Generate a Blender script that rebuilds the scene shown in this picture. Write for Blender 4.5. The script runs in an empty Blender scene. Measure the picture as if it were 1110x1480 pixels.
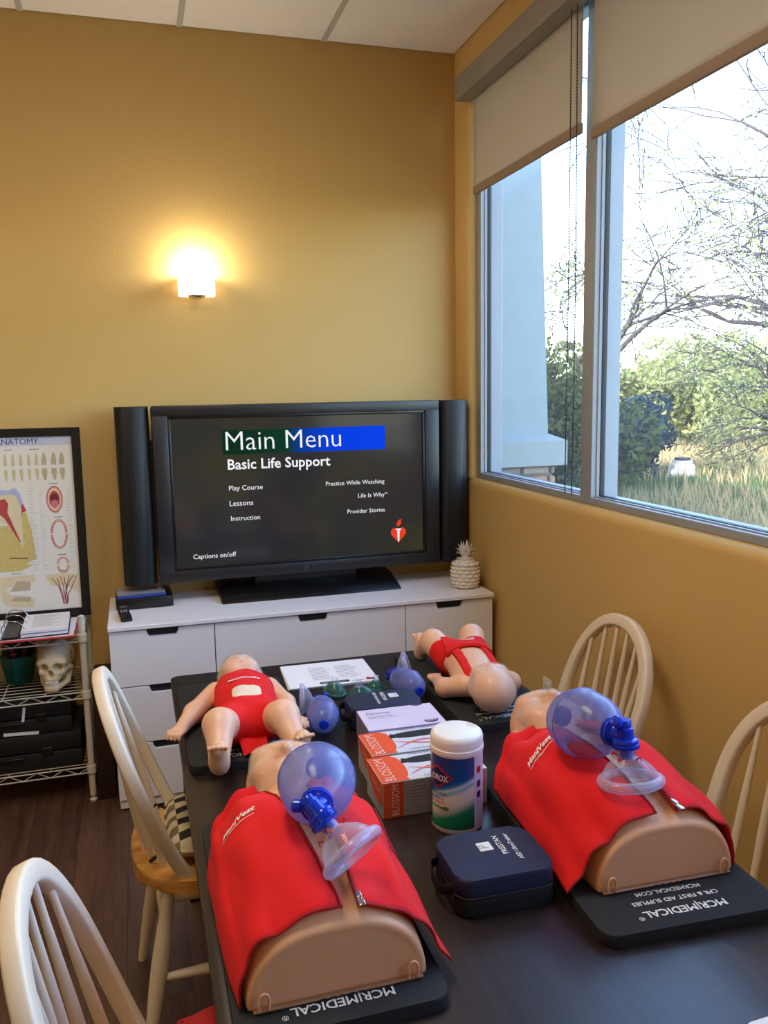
import bpy, bmesh, math, random
import numpy as np
from mathutils import Vector, Matrix, Euler

scene = bpy.context.scene
COL = scene.collection
PI = math.pi
random.seed(7)

# ------------------------------------------------------------------ camera
cam_d = bpy.data.cameras.new('camera')
cam = bpy.data.objects.new('camera', cam_d)
COL.objects.link(cam)
CAM_POS = Vector((-1.4968, -3.8073, 1.6428))
CAM_YAW, CAM_PITCH, CAM_ROLL = math.radians(16.4683), math.radians(-8.2874), math.radians(-0.9785)
_f = Vector((math.sin(CAM_YAW) * math.cos(CAM_PITCH), math.cos(CAM_YAW) * math.cos(CAM_PITCH), math.sin(CAM_PITCH)))
_r = Vector((math.cos(CAM_YAW), -math.sin(CAM_YAW), 0))
_u = _r.cross(_f)
_r2 = _r * math.cos(CAM_ROLL) + _u * math.sin(CAM_ROLL)
_u2 = -_r * math.sin(CAM_ROLL) + _u * math.cos(CAM_ROLL)
cam.matrix_world = Matrix(((_r2.x, _u2.x, -_f.x, CAM_POS.x), (_r2.y, _u2.y, -_f.y, CAM_POS.y),
                           (_r2.z, _u2.z, -_f.z, CAM_POS.z), (0, 0, 0, 1)))
cam_d.sensor_fit = 'VERTICAL'
cam_d.sensor_height = 36.0
cam_d.lens = 36.0 * 1213.13 / 1480.0
cam_d.clip_start = 0.02
cam_d.clip_end = 400
scene.camera = cam

# ------------------------------------------------------------------ view + world + big lights
scene.view_settings.view_transform = 'Standard'
scene.view_settings.look = 'None'
scene.view_settings.gamma = 1.0
scene.view_settings.use_curve_mapping = False
scene.view_settings.exposure = 0.0
scene.cycles.use_denoising = True
scene.cycles.max_bounces = 10
scene.cycles.diffuse_bounces = 5
scene.cycles.transparent_max_bounces = 24
scene.cycles.sample_clamp_indirect = 8.0
scene.cycles.caustics_reflective = False
scene.cycles.caustics_refractive = False

world = bpy.data.worlds.new('sky')
scene.world = world
world.use_nodes = True
_nt = world.node_tree
_nt.nodes.clear()
_sky = _nt.nodes.new('ShaderNodeTexSky')
_sky.sky_type = 'NISHITA'
_sky.sun_disc = False
SUN_EL, SUN_AZ = math.radians(27), math.radians(240)
_sky.sun_elevation = SUN_EL
_sky.sun_rotation = SUN_AZ
_sky.air_density = 1.0
_sky.dust_density = 1.2
_sky.ozone_density = 1.0
_bg = _nt.nodes.new('ShaderNodeBackground')
_bg.inputs['Strength'].default_value = 2.3
_wo = _nt.nodes.new('ShaderNodeOutputWorld')
_nt.links.new(_sky.outputs[0], _bg.inputs['Color'])
_nt.links.new(_bg.outputs[0], _wo.inputs['Surface'])


def add_light(name, kind, loc, energy, color, rot=None, **kw):
    d = bpy.data.lights.new(name, kind)
    d.energy = energy
    d.color = color
    for k, v in kw.items():
        setattr(d, k, v)
    o = bpy.data.objects.new(name, d)
    COL.objects.link(o)
    o.location = loc
    if rot is not None:
        o.rotation_euler = rot
    return o


# low sun behind the building (shines away from the window wall, over the meadow)
_sd = Vector((0.86, 0.50, -math.tan(SUN_EL))).normalized()
_sun = add_light('sun', 'SUN', (-10, -6, 12), 15.0, (1.0, 0.90, 0.76), angle=math.radians(0.6))
_sun.rotation_euler = _sd.to_track_quat('-Z', 'Y').to_euler()
# portal in the window opening guides daylight sampling
_po = add_light('window_portal', 'AREA', (0.14, -2.15, 2.1), 1.0, (1, 1, 1), shape='RECTANGLE', size=4.0, size_y=1.8)
_po.rotation_euler = Vector((-1, 0, 0)).to_track_quat('-Z', 'Z').to_euler()
_po.data.cycles.is_portal = True

CEIL = 3.145
ROOM_X0, ROOM_Y0 = -5.2, -6.2
WARM = (1.0, 0.80, 0.56)
# recessed ceiling troffers of the room: their light (housings are built with the ceiling)
TROFFERS = [(-1.525, -2.135), (-3.965, -2.135), (-1.525, -5.185), (-3.965, -5.185)]
TROFFER_W = [26.0, 8.0, 3.0, 3.0]
for _i, (_x, _y) in enumerate(TROFFERS):
    add_light('ceiling_lamp', 'AREA', (_x, _y, CEIL - 0.045), TROFFER_W[_i], (1.0, 0.87, 0.69), shape='RECTANGLE', size=0.5, size_y=1.1)

# ------------------------------------------------------------------ helpers
def lin(c):
    c = c / 255.0
    return c / 12.92 if c <= 0.04045 else ((c + 0.055) / 1.055) ** 2.4


def rgb(r, g, b):
    return (lin(r), lin(g), lin(b), 1.0)


MATS = {}


def new_mat(name):
    m = bpy.data.materials.new(name)
    m.use_nodes = True
    nt = m.node_tree
    nt.nodes.clear()
    out = nt.nodes.new('ShaderNodeOutputMaterial')
    MATS[name] = m
    return m, nt, out


def N(nt, typ, **kw):
    n = nt.nodes.new(typ)
    for k, v in kw.items():
        if k in n.inputs:
            n.inputs[k].default_value = v
        else:
            setattr(n, k, v)
    return n


def mat(name, col, rough=0.5, metal=0.0, var=0.06, vscale=12.0, bump=0.0, bscale=80.0, spec=0.5, coat=0.0, stretch=None,
        sss=0.0, sheen=0.0, col2=None, emis=None, estr=0.0):
    """procedural principled material: base colour with a little noise variation and fine bump"""
    if name in MATS:
        return MATS[name]
    m, nt, out = new_mat(name)
    p = N(nt, 'ShaderNodeBsdfPrincipled')
    nt.links.new(p.outputs[0], out.inputs[0])
    p.inputs['Roughness'].default_value = rough
    p.inputs['Metallic'].default_value = metal
    p.inputs['Specular IOR Level'].default_value = spec
    p.inputs['Coat Weight'].default_value = coat
    if sss:
        p.inputs['Subsurface Weight'].default_value = sss
        p.inputs['Subsurface Radius'].default_value = (0.02, 0.008, 0.004)
        p.inputs['Subsurface Scale'].default_value = 0.5
    if sheen:
        p.inputs['Sheen Weight'].default_value = sheen
    tc = N(nt, 'ShaderNodeTexCoord')
    src = tc.outputs['Object']
    if stretch:
        mp = N(nt, 'ShaderNodeMapping')
        mp.inputs['Scale'].default_value = stretch
        nt.links.new(src, mp.inputs[0])
        src = mp.outputs[0]
    nz = N(nt, 'ShaderNodeTexNoise', Scale=vscale, Detail=4.0)
    nt.links.new(src, nz.inputs['Vector'])
    mix = N(nt, 'ShaderNodeMix', data_type='RGBA')
    c = col
    d = col2 if col2 else tuple(max(0.0, v * (1 - 2 * var)) for v in c[:3]) + (1,)
    e = c if col2 else tuple(min(1.0, v * (1 + 2 * var)) for v in c[:3]) + (1,)
    mix.inputs[6].default_value = d
    mix.inputs[7].default_value = e
    nt.links.new(nz.outputs['Fac'], mix.inputs[0])
    nt.links.new(mix.outputs[2], p.inputs['Base Color'])
    if bump:
        nb = N(nt, 'ShaderNodeTexNoise', Scale=bscale, Detail=3.0)
        nt.links.new(src, nb.inputs['Vector'])
        b = N(nt, 'ShaderNodeBump', Strength=bump, Distance=0.002)
        nt.links.new(nb.outputs['Fac'], b.inputs['Height'])
        nt.links.new(b.outputs[0], p.inputs['Normal'])
    if emis:
        p.inputs['Emission Color'].default_value = emis
        p.inputs['Emission Strength'].default_value = estr
    return m


def mat_clear(name, tint, body, mixf, rough=0.08, spec=0.5):
    """thin see-through plastic or glass: tinted transparency mixed with a glossy body"""
    m, nt, out = new_mat(name)
    t = N(nt, 'ShaderNodeBsdfTransparent')
    t.inputs[0].default_value = tint
    p = N(nt, 'ShaderNodeBsdfPrincipled')
    p.inputs['Base Color'].default_value = body
    p.inputs['Roughness'].default_value = rough
    p.inputs['Specular IOR Level'].default_value = spec
    lw = N(nt, 'ShaderNodeLayerWeight', Blend=0.35)
    nz = N(nt, 'ShaderNodeTexNoise', Scale=9.0)
    tc = N(nt, 'ShaderNodeTexCoord')
    nt.links.new(tc.outputs['Object'], nz.inputs['Vector'])
    ma = N(nt, 'ShaderNodeMath', operation='MULTIPLY_ADD')
    nt.links.new(lw.outputs['Facing'], ma.inputs[0])
    ma.inputs[1].default_value = 0.45
    ma.inputs[2].default_value = mixf
    ad = N(nt, 'ShaderNodeMath', operation='MULTIPLY_ADD', use_clamp=True)
    nt.links.new(nz.outputs['Fac'], ad.inputs[0])
    ad.inputs[1].default_value = 0.06
    nt.links.new(ma.outputs[0], ad.inputs[2])
    mx = N(nt, 'ShaderNodeMixShader')
    nt.links.new(ad.outputs[0], mx.inputs[0])
    nt.links.new(t.outputs[0], mx.inputs[1])
    nt.links.new(p.outputs[0], mx.inputs[2])
    nt.links.new(mx.outputs[0], out.inputs[0])
    return m


def mat_emit(name, col, strength):
    m, nt, out = new_mat(name)
    e = N(nt, 'ShaderNodeEmission')
    e.inputs[0].default_value = col
    e.inputs[1].default_value = strength
    nt.links.new(e.outputs[0], out.inputs[0])
    return m


# ---- geometry as (verts, faces)
def g_box(x0, x1, y0, y1, z0, z1, b=0.0, seg=2):
    if b <= 0:
        v = [(x0, y0, z0), (x1, y0, z0), (x1, y1, z0), (x0, y1, z0), (x0, y0, z1), (x1, y0, z1), (x1, y1, z1), (x0, y1, z1)]
        f = [(0, 3, 2, 1), (4, 5, 6, 7), (0, 1, 5, 4), (1, 2, 6, 5), (2, 3, 7, 6), (3, 0, 4, 7)]
        return v, f
    bm = bmesh.new()
    bmesh.ops.create_cube(bm, size=1.0)
    for q in bm.verts:
        q.co = Vector(((x0 + x1) / 2 + q.co.x * (x1 - x0), (y0 + y1) / 2 + q.co.y * (y1 - y0), (z0 + z1) / 2 + q.co.z * (z1 - z0)))
    bmesh.ops.bevel(bm, geom=list(bm.edges), offset=b, segments=seg, affect='EDGES', profile=0.5)
    return from_bm(bm)


def from_bm(bm):
    bm.verts.index_update()
    v = [tuple(q.co) for q in bm.verts]
    f = [tuple(q.index for q in fc.verts) for fc in bm.faces]
    bm.free()
    return v, f


def g_prism(poly, z0, z1, b=0.0, seg=2):
    """2D outline (counter-clockwise) extruded along z, optional bevel on the rims"""
    bm = bmesh.new()
    lo = [bm.verts.new((x, y, z0)) for x, y in poly]
    hi = [bm.verts.new((x, y, z1)) for x, y in poly]
    n = len(poly)
    bm.faces.new(lo[::-1])
    top = bm.faces.new(hi)
    for i in range(n):
        bm.faces.new((lo[i], lo[(i + 1) % n], hi[(i + 1) % n], hi[i]))
    if b > 0:
        ed = [e for e in bm.edges if abs(e.verts[0].co.z - e.verts[1].co.z) < 1e-9]
        bmesh.ops.bevel(bm, geom=ed, offset=b, segments=seg, affect='EDGES', profile=0.5)
    return from_bm(bm)


def round_rect(x0, x1, y0, y1, r, n=6):
    p = []
    for cx, cy, a0 in ((x1 - r, y1 - r, 0), (x0 + r, y1 - r, 90), (x0 + r, y0 + r, 180), (x1 - r, y0 + r, 270)):
        for i in range(n + 1):
            a = math.radians(a0 + 90.0 * i / n)
            p.append((cx + r * math.cos(a), cy + r * math.sin(a)))
    return p


def g_lathe(prof, n=32, a0=0.0, a1=2 * PI):
    """profile [(r, z)...] around z"""
    v, f = [], []
    full = abs(a1 - a0 - 2 * PI) < 1e-6
    m = n if full else n + 1
    for r, z in prof:
        for i in range(m):
            a = a0 + (a1 - a0) * i / n
            v.append((r * math.cos(a), r * math.sin(a), z))
    for j in range(len(prof) - 1):
        for i in range(n):
            i2 = (i + 1) % m
            f.append((j * m + i, j * m + i2, (j + 1) * m + i2, (j + 1) * m + i))
    if full:
        if prof[0][0] > 1e-5:
            f.append(tuple(range(m))[::-1])
        if prof[-1][0] > 1e-5:
            f.append(tuple((len(prof) - 1) * m + i for i in range(m)))
    return v, f


def g_tube(path, rad, n=10, cap=True, closed=False, flat=None, sq=1.0):
    """tube along a polyline; rad number or list; flat=(scale_a, scale_b, up) gives an elliptical section"""
    P = [Vector(p) for p in path]
    k = len(P)
    R = rad if isinstance(rad, (list, tuple)) else [rad] * k
    v, f = [], []
    prev = None
    for i in range(k):
        if closed:
            t = (P[(i + 1) % k] - P[i - 1]).normalized()
        else:
            t = (P[min(i + 1, k - 1)] - P[max(i - 1, 0)]).normalized()
        if prev is None:
            a = Vector((0, 0, 1)) if abs(t.z) < 0.9 else Vector((1, 0, 0))
            if flat:
                a = Vector(flat[2])
            nrm = (a - t * a.dot(t)).normalized()
        else:
            nrm = (prev - t * prev.dot(t))
            if flat:
                a = Vector(flat[2])
                nrm = a - t * a.dot(t)
            nrm = nrm.normalized() if nrm.length > 1e-9 else prev
        prev = nrm
        bn = t.cross(nrm)
        for j in range(n):
            an = 2 * PI * j / n
            sa, sb = (flat[0], flat[1]) if flat else (1, 1)
            ca, sn = math.cos(an), math.sin(an)
            if sq != 1.0:
                ca, sn = math.copysign(abs(ca) ** sq, ca), math.copysign(abs(sn) ** sq, sn)
            v.append(tuple(P[i] + nrm * (ca * R[i] * sa) + bn * (sn * R[i] * sb)))
    for i in range(k if closed else k - 1):
        i2 = (i + 1) % k
        for j in range(n):
            j2 = (j + 1) % n
            f.append((i * n + j, i * n + j2, i2 * n + j2, i2 * n + j))
    if cap and not closed:
        f.append(tuple(range(n))[::-1])
        f.append(tuple((k - 1) * n + j for j in range(n)))
    return v, f


def g_cyl(p0, p1, r0, r1=None, n=16):
    return g_tube([p0, p1], [r0, r0 if r1 is None else r1], n)


def g_grid(fn, nu, nv):
    v = [tuple(fn(i / nu, j / nv)) for j in range(nv + 1) for i in range(nu + 1)]
    f = [(j * (nu + 1) + i, j * (nu + 1) + i + 1, (j + 1) * (nu + 1) + i + 1, (j + 1) * (nu + 1) + i) for j in range(nv) for i in range(nu)]
    return v, f


def g_poly(pts):
    return [tuple(p) for p in pts], [tuple(range(len(pts)))]


def g_ell(c, r, nu=20, nv=12):
    prof = [(math.sin(PI * i / nv), -math.cos(PI * i / nv)) for i in range(nv + 1)]
    prof[0] = (0.0, -1)
    prof[-1] = (0.0, 1)
    v, f = g_lathe(prof, nu)
    return [(c[0] + x * r[0], c[1] + y * r[1], c[2] + z * r[2]) for x, y, z in v], f


def xf(g, M):
    return [tuple(M @ Vector(p)) for p in g[0]], g[1]


def TR(loc=(0, 0, 0), rot=(0, 0, 0), s=1.0):
    return Matrix.Translation(Vector(loc)) @ Euler(rot).to_matrix().to_4x4() @ Matrix.Scale(s, 4)


def frame_to(loc, zdir, xhint=(1, 0, 0)):
    """matrix whose z axis is zdir"""
    z = Vector(zdir).normalized()
    x = Vector(xhint)
    x = (x - z * x.dot(z)).normalized()
    y = z.cross(x)
    return Matrix(((x.x, y.x, z.x, loc[0]), (x.y, y.y, z.y, loc[1]), (x.z, y.z, z.z, loc[2]), (0, 0, 0, 1)))


def join(gs):
    V, F = [], []
    for v, f in gs:
        o = len(V)
        V.extend(v)
        F.extend(tuple(i + o for i in q) for q in f)
    return V, F


def mesh_of(name, gs, m=None, smooth=35):
    V, F = join(gs) if isinstance(gs, list) else gs
    me = bpy.data.meshes.new(name)
    me.from_pydata(V, [], F)
    me.validate()
    if smooth:
        me.polygons.foreach_set('use_smooth', [True] * len(me.polygons))
        if smooth < 180:
            me.set_sharp_from_angle(angle=math.radians(smooth))
    if m:
        me.materials.append(m)
    me.update()
    return me


def obj(name, gs, m, parent=None, smooth=35, label=None, fix=True):
    me = mesh_of(name, gs, m, smooth)
    if fix:
        bm = bmesh.new()
        bm.from_mesh(me)
        bmesh.ops.recalc_face_normals(bm, faces=bm.faces)
        bm.to_mesh(me)
        bm.free()
    o = bpy.data.objects.new(name, me)
    COL.objects.link(o)
    if parent:
        o.parent = parent
    if label:
        o['label'] = label
    return o


def inst(name, me, parent=None, loc=(0, 0, 0), rot=(0, 0, 0)):
    o = bpy.data.objects.new(name, me)
    COL.objects.link(o)
    o.location = loc
    o.rotation_euler = rot
    if parent:
        o.parent = parent
    return o


def tag(o, label, cat, group=None):
    o['label'] = label
    o['category'] = cat
    if group:
        o['group'] = group
    return o


def thing(name, label, cat, loc=(0, 0, 0), rotz=0.0, group=None, rot=None):
    o = bpy.data.objects.new(name, None)
    o.empty_display_size = 0.05
    COL.objects.link(o)
    o.location = loc
    o.rotation_euler = rot if rot else (0, 0, rotz)
    return tag(o, label, cat, group)


def structure(o, label=None, cat=None):
    o['kind'] = 'structure'
    if label:
        o['label'] = label
    if cat:
        o['category'] = cat
    return o


def solidify(o, th, off=0.0):
    md = o.modifiers.new('thickness', 'SOLIDIFY')
    md.thickness = th
    md.offset = off
    return o


_fontcache = {}


def text_geo(s, size=1.0, align='LEFT', weight=0.0, sx=1.0, extrude=0.0, res=2, shear=0.0):
    """lettering as flat (or slightly raised) mesh in the xy plane"""
    cu = bpy.data.curves.new('txt', 'FONT')
    cu.body = s
    cu.size = size
    cu.align_x = align
    cu.offset = weight * size
    cu.extrude = extrude
    cu.resolution_u = res
    cu.shear = shear
    o = bpy.data.objects.new('txt', cu)
    COL.objects.link(o)
    dg = bpy.context.evaluated_depsgraph_get()
    me = bpy.data.meshes.new_from_object(o.evaluated_get(dg))
    v = [(p.co.x * sx, p.co.y, p.co.z) for p in me.vertices]
    f = [tuple(p.vertices) for p in me.polygons]
    bpy.data.objects.remove(o)
    bpy.data.curves.remove(cu)
    bpy.data.meshes.remove(me)
    return v, f


def warp(g, fn):
    return [tuple(fn(*p)) for p in g[0]], g[1]


def fit_w(g, w, align='C'):
    """scale lettering to width w, centred on x"""
    xs = [p[0] for p in g[0]]
    s = w / (max(xs) - min(xs))
    x0 = min(xs)
    off = {'L': 0, 'C': -w / 2, 'R': -w}[align]
    return [((p[0] - x0) * s + off, p[1] * s, p[2]) for p in g[0]], g[1]


# ---- signed-distance modelling for organic shapes (smooth one-piece surfaces)
def sd_cone(P, a, b, ra, rb):
    a = np.array(a, np.float32)
    b = np.array(b, np.float32)
    ba = b - a
    t = np.clip(((P - a) @ ba) / (ba @ ba), 0, 1)
    d = np.sqrt((((P - a) - t[..., None] * ba) ** 2).sum(-1))
    return d - (ra + (rb - ra) * t)


def sd_ell(P, c, r, rot=None):
    q = P - np.array(c, np.float32)
    if rot is not None:
        q = q @ np.array(Euler(rot).to_matrix(), np.float32)
    r = np.array(r, np.float32)
    k0 = np.sqrt(((q / r) ** 2).sum(-1))
    k1 = np.sqrt(((q / (r * r)) ** 2).sum(-1)) + 1e-9
    return k0 * (k0 - 1.0) / k1


def sd_box(P, c, h, r=0.0):
    q = np.abs(P - np.array(c, float)) - (np.array(h, float) - r)
    return np.sqrt((np.maximum(q, 0) ** 2).sum(-1)) + np.minimum(q.max(-1), 0) - r


def smin(a, b, k):
    h = np.clip(0.5 + 0.5 * (b - a) / k, 0, 1)
    return b * (1 - h) + a * h - k * h * (1 - h)


def smax(a, b, k):
    return -smin(-a, -b, k)


def sdf_geo(fn, lo, hi, step):
    lo = np.array(lo, float)
    hi = np.array(hi, float)
    m = 4
    nb = np.ceil((hi - lo) / (step * m)).astype(int)
    n = nb * m + 1
    cx = [lo[i] + np.arange(nb[i] + 1) * step * m for i in range(3)]
    DC = fn(np.stack(np.meshgrid(*cx, indexing='ij'), -1).astype(np.float32))
    cor = np.stack([DC[i:nb[0] + i, j:nb[1] + j, k:nb[2] + k] for i in (0, 1) for j in (0, 1) for k in (0, 1)], -1)
    actb = (np.abs(cor).min(-1) < step * m * 1.7) | ((cor < 0).any(-1) & (cor >= 0).any(-1))
    D = np.empty(tuple(n), np.float32)
    low = DC[:-1, :-1, :-1]
    up_ = np.repeat(np.repeat(np.repeat(low, m, 0), m, 1), m, 2)
    D[:] = 1.0
    D[:-1, :-1, :-1] = np.where(up_ < 0, -1.0, 1.0)
    need = np.zeros(tuple(n), bool)
    ua = np.repeat(np.repeat(np.repeat(actb, m, 0), m, 1), m, 2)
    for i in (0, 1):
        for j in (0, 1):
            for k in (0, 1):
                need[i:n[0] - 1 + i, j:n[1] - 1 + j, k:n[2] - 1 + k] |= ua
    idx = np.argwhere(need)
    D[need] = fn((lo + idx * step).astype(np.float32))
    S = D < 0
    c = [D[i:n[0] - 1 + i, j:n[1] - 1 + j, k:n[2] - 1 + k] for i in (0, 1) for j in (0, 1) for k in (0, 1)]
    s = sum((q < 0).astype(np.int8) for q in c)
    act = (s > 0) & (s < 8)
    ids = -np.ones(act.shape, int)
    cells = np.argwhere(act)
    ids[act] = np.arange(len(cells))
    cv = np.stack([q[act] for q in c], -1)
    offs = np.array([(i, j, k) for i in (0, 1) for j in (0, 1) for k in (0, 1)], float)
    acc = np.zeros((len(cells), 3))
    cnt = np.zeros(len(cells))
    for a in range(8):
        for b in range(a + 1, 8):
            if np.abs(offs[a] - offs[b]).sum() != 1:
                continue
            va, vb = cv[:, a], cv[:, b]
            m = (va < 0) != (vb < 0)
            t = np.where(m, va / np.where(m, va - vb, 1), 0)
            acc += np.where(m[:, None], offs[a] + t[:, None] * (offs[b] - offs[a]), 0)
            cnt += m
    V = lo + (cells + acc / cnt[:, None]) * step
    F = []
    for axis in range(3):
        o1, o2 = [(1, 2), (2, 0), (0, 1)][axis]
        sl0 = [slice(None)] * 3
        sl1 = [slice(None)] * 3
        sl0[axis] = slice(0, -1)
        sl1[axis] = slice(1, None)
        A, B = S[tuple(sl0)], S[tuple(sl1)]
        for flip, M in ((False, A & ~B), (True, ~A & B)):
            e = np.argwhere(M)
            e = e[(e[:, o1] > 0) & (e[:, o2] > 0) & (e[:, o1] < n[o1] - 1) & (e[:, o2] < n[o2] - 1)]
            if not len(e):
                continue
            q = []
            for d1, d2 in ((0, 0), (-1, 0), (-1, -1), (0, -1)):
                g = e.copy()
                g[:, o1] += d1
                g[:, o2] += d2
                q.append(ids[g[:, 0], g[:, 1], g[:, 2]])
            q = np.stack(q, -1)
            if flip:
                q = q[:, ::-1]
            F.append(q)
    F = np.concatenate(F)
    F = F[(F >= 0).all(1)]
    return V.tolist(), [tuple(r) for r in F.tolist()]

# ------------------------------------------------------------------ materials of the room
def mat_wall():
    m, nt, out = new_mat('gold_wall_paint')
    p = N(nt, 'ShaderNodeBsdfPrincipled', Roughness=0.55)
    tc = N(nt, 'ShaderNodeTexCoord')
    n1 = N(nt, 'ShaderNodeTexNoise', Scale=2.0, Detail=3.0)
    n2 = N(nt, 'ShaderNodeTexNoise', Scale=70.0, Detail=3.0)
    nt.links.new(tc.outputs['Object'], n1.inputs['Vector'])
    nt.links.new(tc.outputs['Object'], n2.inputs['Vector'])
    mx = N(nt, 'ShaderNodeMix', data_type='RGBA')
    mx.inputs[6].default_value = rgb(202, 166, 101)
    mx.inputs[7].default_value = rgb(208, 172, 106)
    nt.links.new(n1.outputs['Fac'], mx.inputs[0])
    nt.links.new(mx.outputs[2], p.inputs['Base Color'])
    b = N(nt, 'ShaderNodeBump', Strength=0.16, Distance=0.004)
    nt.links.new(n2.outputs['Fac'], b.inputs['Height'])
    nt.links.new(b.outputs[0], p.inputs['Normal'])
    nt.links.new(p.outputs[0], out.inputs[0])
    return m


def mat_wood(name, dark, light, axis=1, rough=0.35, ring=26.0, bump=0.05, per_obj=0.0, coat=0.0):
    m, nt, out = new_mat(name)
    p = N(nt, 'ShaderNodeBsdfPrincipled', Roughness=rough)
    p.inputs['Coat Weight'].default_value = coat
    p.inputs['Coat Roughness'].default_value = 0.15
    tc = N(nt, 'ShaderNodeTexCoord')
    oi = N(nt, 'ShaderNodeObjectInfo')
    mp = N(nt, 'ShaderNodeMapping')
    sc = [1.0, 1.0, 1.0]
    sc[axis] = 0.06
    mp.inputs['Scale'].default_value = sc
    nt.links.new(tc.outputs['Object'], mp.inputs[0])
    add = N(nt, 'ShaderNodeVectorMath', operation='ADD')
    mul = N(nt, 'ShaderNodeVectorMath', operation='SCALE')
    mul.inputs['Scale'].default_value = 37.0
    nt.links.new(oi.outputs['Random'], mul.inputs[0])
    nt.links.new(mp.outputs[0], add.inputs[0])
    nt.links.new(mul.outputs[0], add.inputs[1])
    n1 = N(nt, 'ShaderNodeTexNoise', Scale=ring, Detail=6.0, Roughness=0.65)
    n2 = N(nt, 'ShaderNodeTexNoise', Scale=ring * 9, Detail=3.0)
    nt.links.new(add.outputs[0], n1.inputs['Vector'])
    nt.links.new(add.outputs[0], n2.inputs['Vector'])
    mixf = N(nt, 'ShaderNodeMath', operation='MULTIPLY_ADD')
    nt.links.new(n2.outputs['Fac'], mixf.inputs[0])
    mixf.inputs[1].default_value = 0.5
    nt.links.new(n1.outputs['Fac'], mixf.inputs[2])
    rmp = N(nt, 'ShaderNodeValToRGB')
    rmp.color_ramp.elements[0].position = 0.5
    rmp.color_ramp.elements[0].color = dark
    rmp.color_ramp.elements[1].position = 1.0
    rmp.color_ramp.elements[1].color = light
    nt.links.new(mixf.outputs[0], rmp.inputs[0])
    col = rmp.outputs[0]
    if per_obj:
        hs = N(nt, 'ShaderNodeHueSaturation')
        mr = N(nt, 'ShaderNodeMapRange')
        mr.inputs['To Min'].default_value = 1 - per_obj
        mr.inputs['To Max'].default_value = 1 + per_obj
        nt.links.new(oi.outputs['Random'], mr.inputs[0])
        nt.links.new(mr.outputs[0], hs.inputs['Value'])
        nt.links.new(col, hs.inputs['Color'])
        col = hs.outputs[0]
    nt.links.new(col, p.inputs['Base Color'])
    b = N(nt, 'ShaderNodeBump', Strength=bump, Distance=0.002)
    nt.links.new(mixf.outputs[0], b.inputs['Height'])
    nt.links.new(b.outputs[0], p.inputs['Normal'])
    nt.links.new(p.outputs[0], out.inputs[0])
    return m


M_WALL = mat_wall()
M_FLOOR = mat_wood('dark_floor_wood', rgb(58, 38, 31), rgb(108, 76, 62), 1, 0.38, 22.0, 0.12, 0.12)
M_TABLE = mat_wood('espresso_table_wood', rgb(22, 14, 12), rgb(48, 34, 30), 1, 0.36, 40.0, 0.14, 0.0, 0.08)
M_SEAT = mat_wood('amber_seat_wood', rgb(176, 112, 46), rgb(226, 170, 92), 0, 0.35, 14.0, 0.05)
M_DKWOOD = mat_wood('dark_brown_box_wood', rgb(26, 13, 9), rgb(52, 28, 20), 2, 0.5, 18.0, 0.05)
M_TILE = mat('ceiling_tile_white', rgb(240, 234, 230), 0.9, var=0.03, vscale=60, bump=0.35, bscale=160)
M_TBAR = mat('ceiling_grid_grey', rgb(186, 182, 178), 0.5, var=0.02)
M_WHITE = mat('cabinet_white', rgb(240, 236, 238), 0.42, var=0.012)
M_CHAIR = mat('chair_white_paint', rgb(232, 216, 192), 0.38, var=0.03, vscale=20)
M_BLACK = mat('black_plastic', rgb(16, 16, 18), 0.32, var=0.05)
M_BLACKM = mat('black_matte', rgb(14, 14, 15), 0.6, var=0.08, bump=0.1, bscale=300)
M_ALU = mat('window_aluminium', rgb(150, 155, 162), 0.5, metal=0.1, var=0.02)
M_ALUD = mat('window_gasket', rgb(20, 22, 26), 0.6)
M_BLIND = mat('roller_blind_fabric', rgb(190, 184, 176), 0.9, var=0.03, vscale=4, bump=0.15, bscale=500)
M_HEM = mat('blind_hem_fabric', rgb(146, 124, 106), 0.85, var=0.03)
M_VAL = mat('valance_grey', rgb(140, 134, 124), 0.6, var=0.02)
M_GREY = mat('dark_grey_metal', rgb(60, 60, 62), 0.4, metal=0.6)
M_CHROME = mat('bright_chrome', rgb(210, 210, 212), 0.18, metal=1.0, var=0.02)
M_PAPER = mat('paper_white', rgb(236, 234, 236), 0.8, var=0.01)
M_INK = mat('ink_dark', rgb(40, 40, 46), 0.8, var=0.02)
M_INKG = mat('ink_grey', rgb(150, 148, 152), 0.8, var=0.02)
M_GLASS = mat_clear('window_glass', (0.93, 0.97, 1.0, 1), (0.35, 0.45, 0.62, 1), -0.02, 0.02)  # blue body mixed in as a veil of haze over the view

# ------------------------------------------------------------------ floor with planks
floor = structure(obj('floor', [g_box(ROOM_X0 - 0.2, 0.2, ROOM_Y0 - 0.2, 0.2, -0.3, -0.012)], mat('subfloor_dark', rgb(22, 14, 11), 0.8)),
                  'dark brown wood plank floor', 'floor')
PW, PL = 0.178, 1.22
pl_me = mesh_of('plank', [g_box(-PW / 2 + 0.0004, PW / 2 - 0.0004, -PL / 2 + 0.0004, PL / 2 - 0.0004, -0.012, 0)], M_FLOOR, 30)
ix = 0
x = -PW / 2
while x > ROOM_X0:
    y = -PL / 2 + 0.41 * (ix % 3)
    while y > ROOM_Y0 - 0.2:
        inst('plank', pl_me, floor, (x, y, 0))
        y -= PL
    x -= PW
    ix += 1

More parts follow.
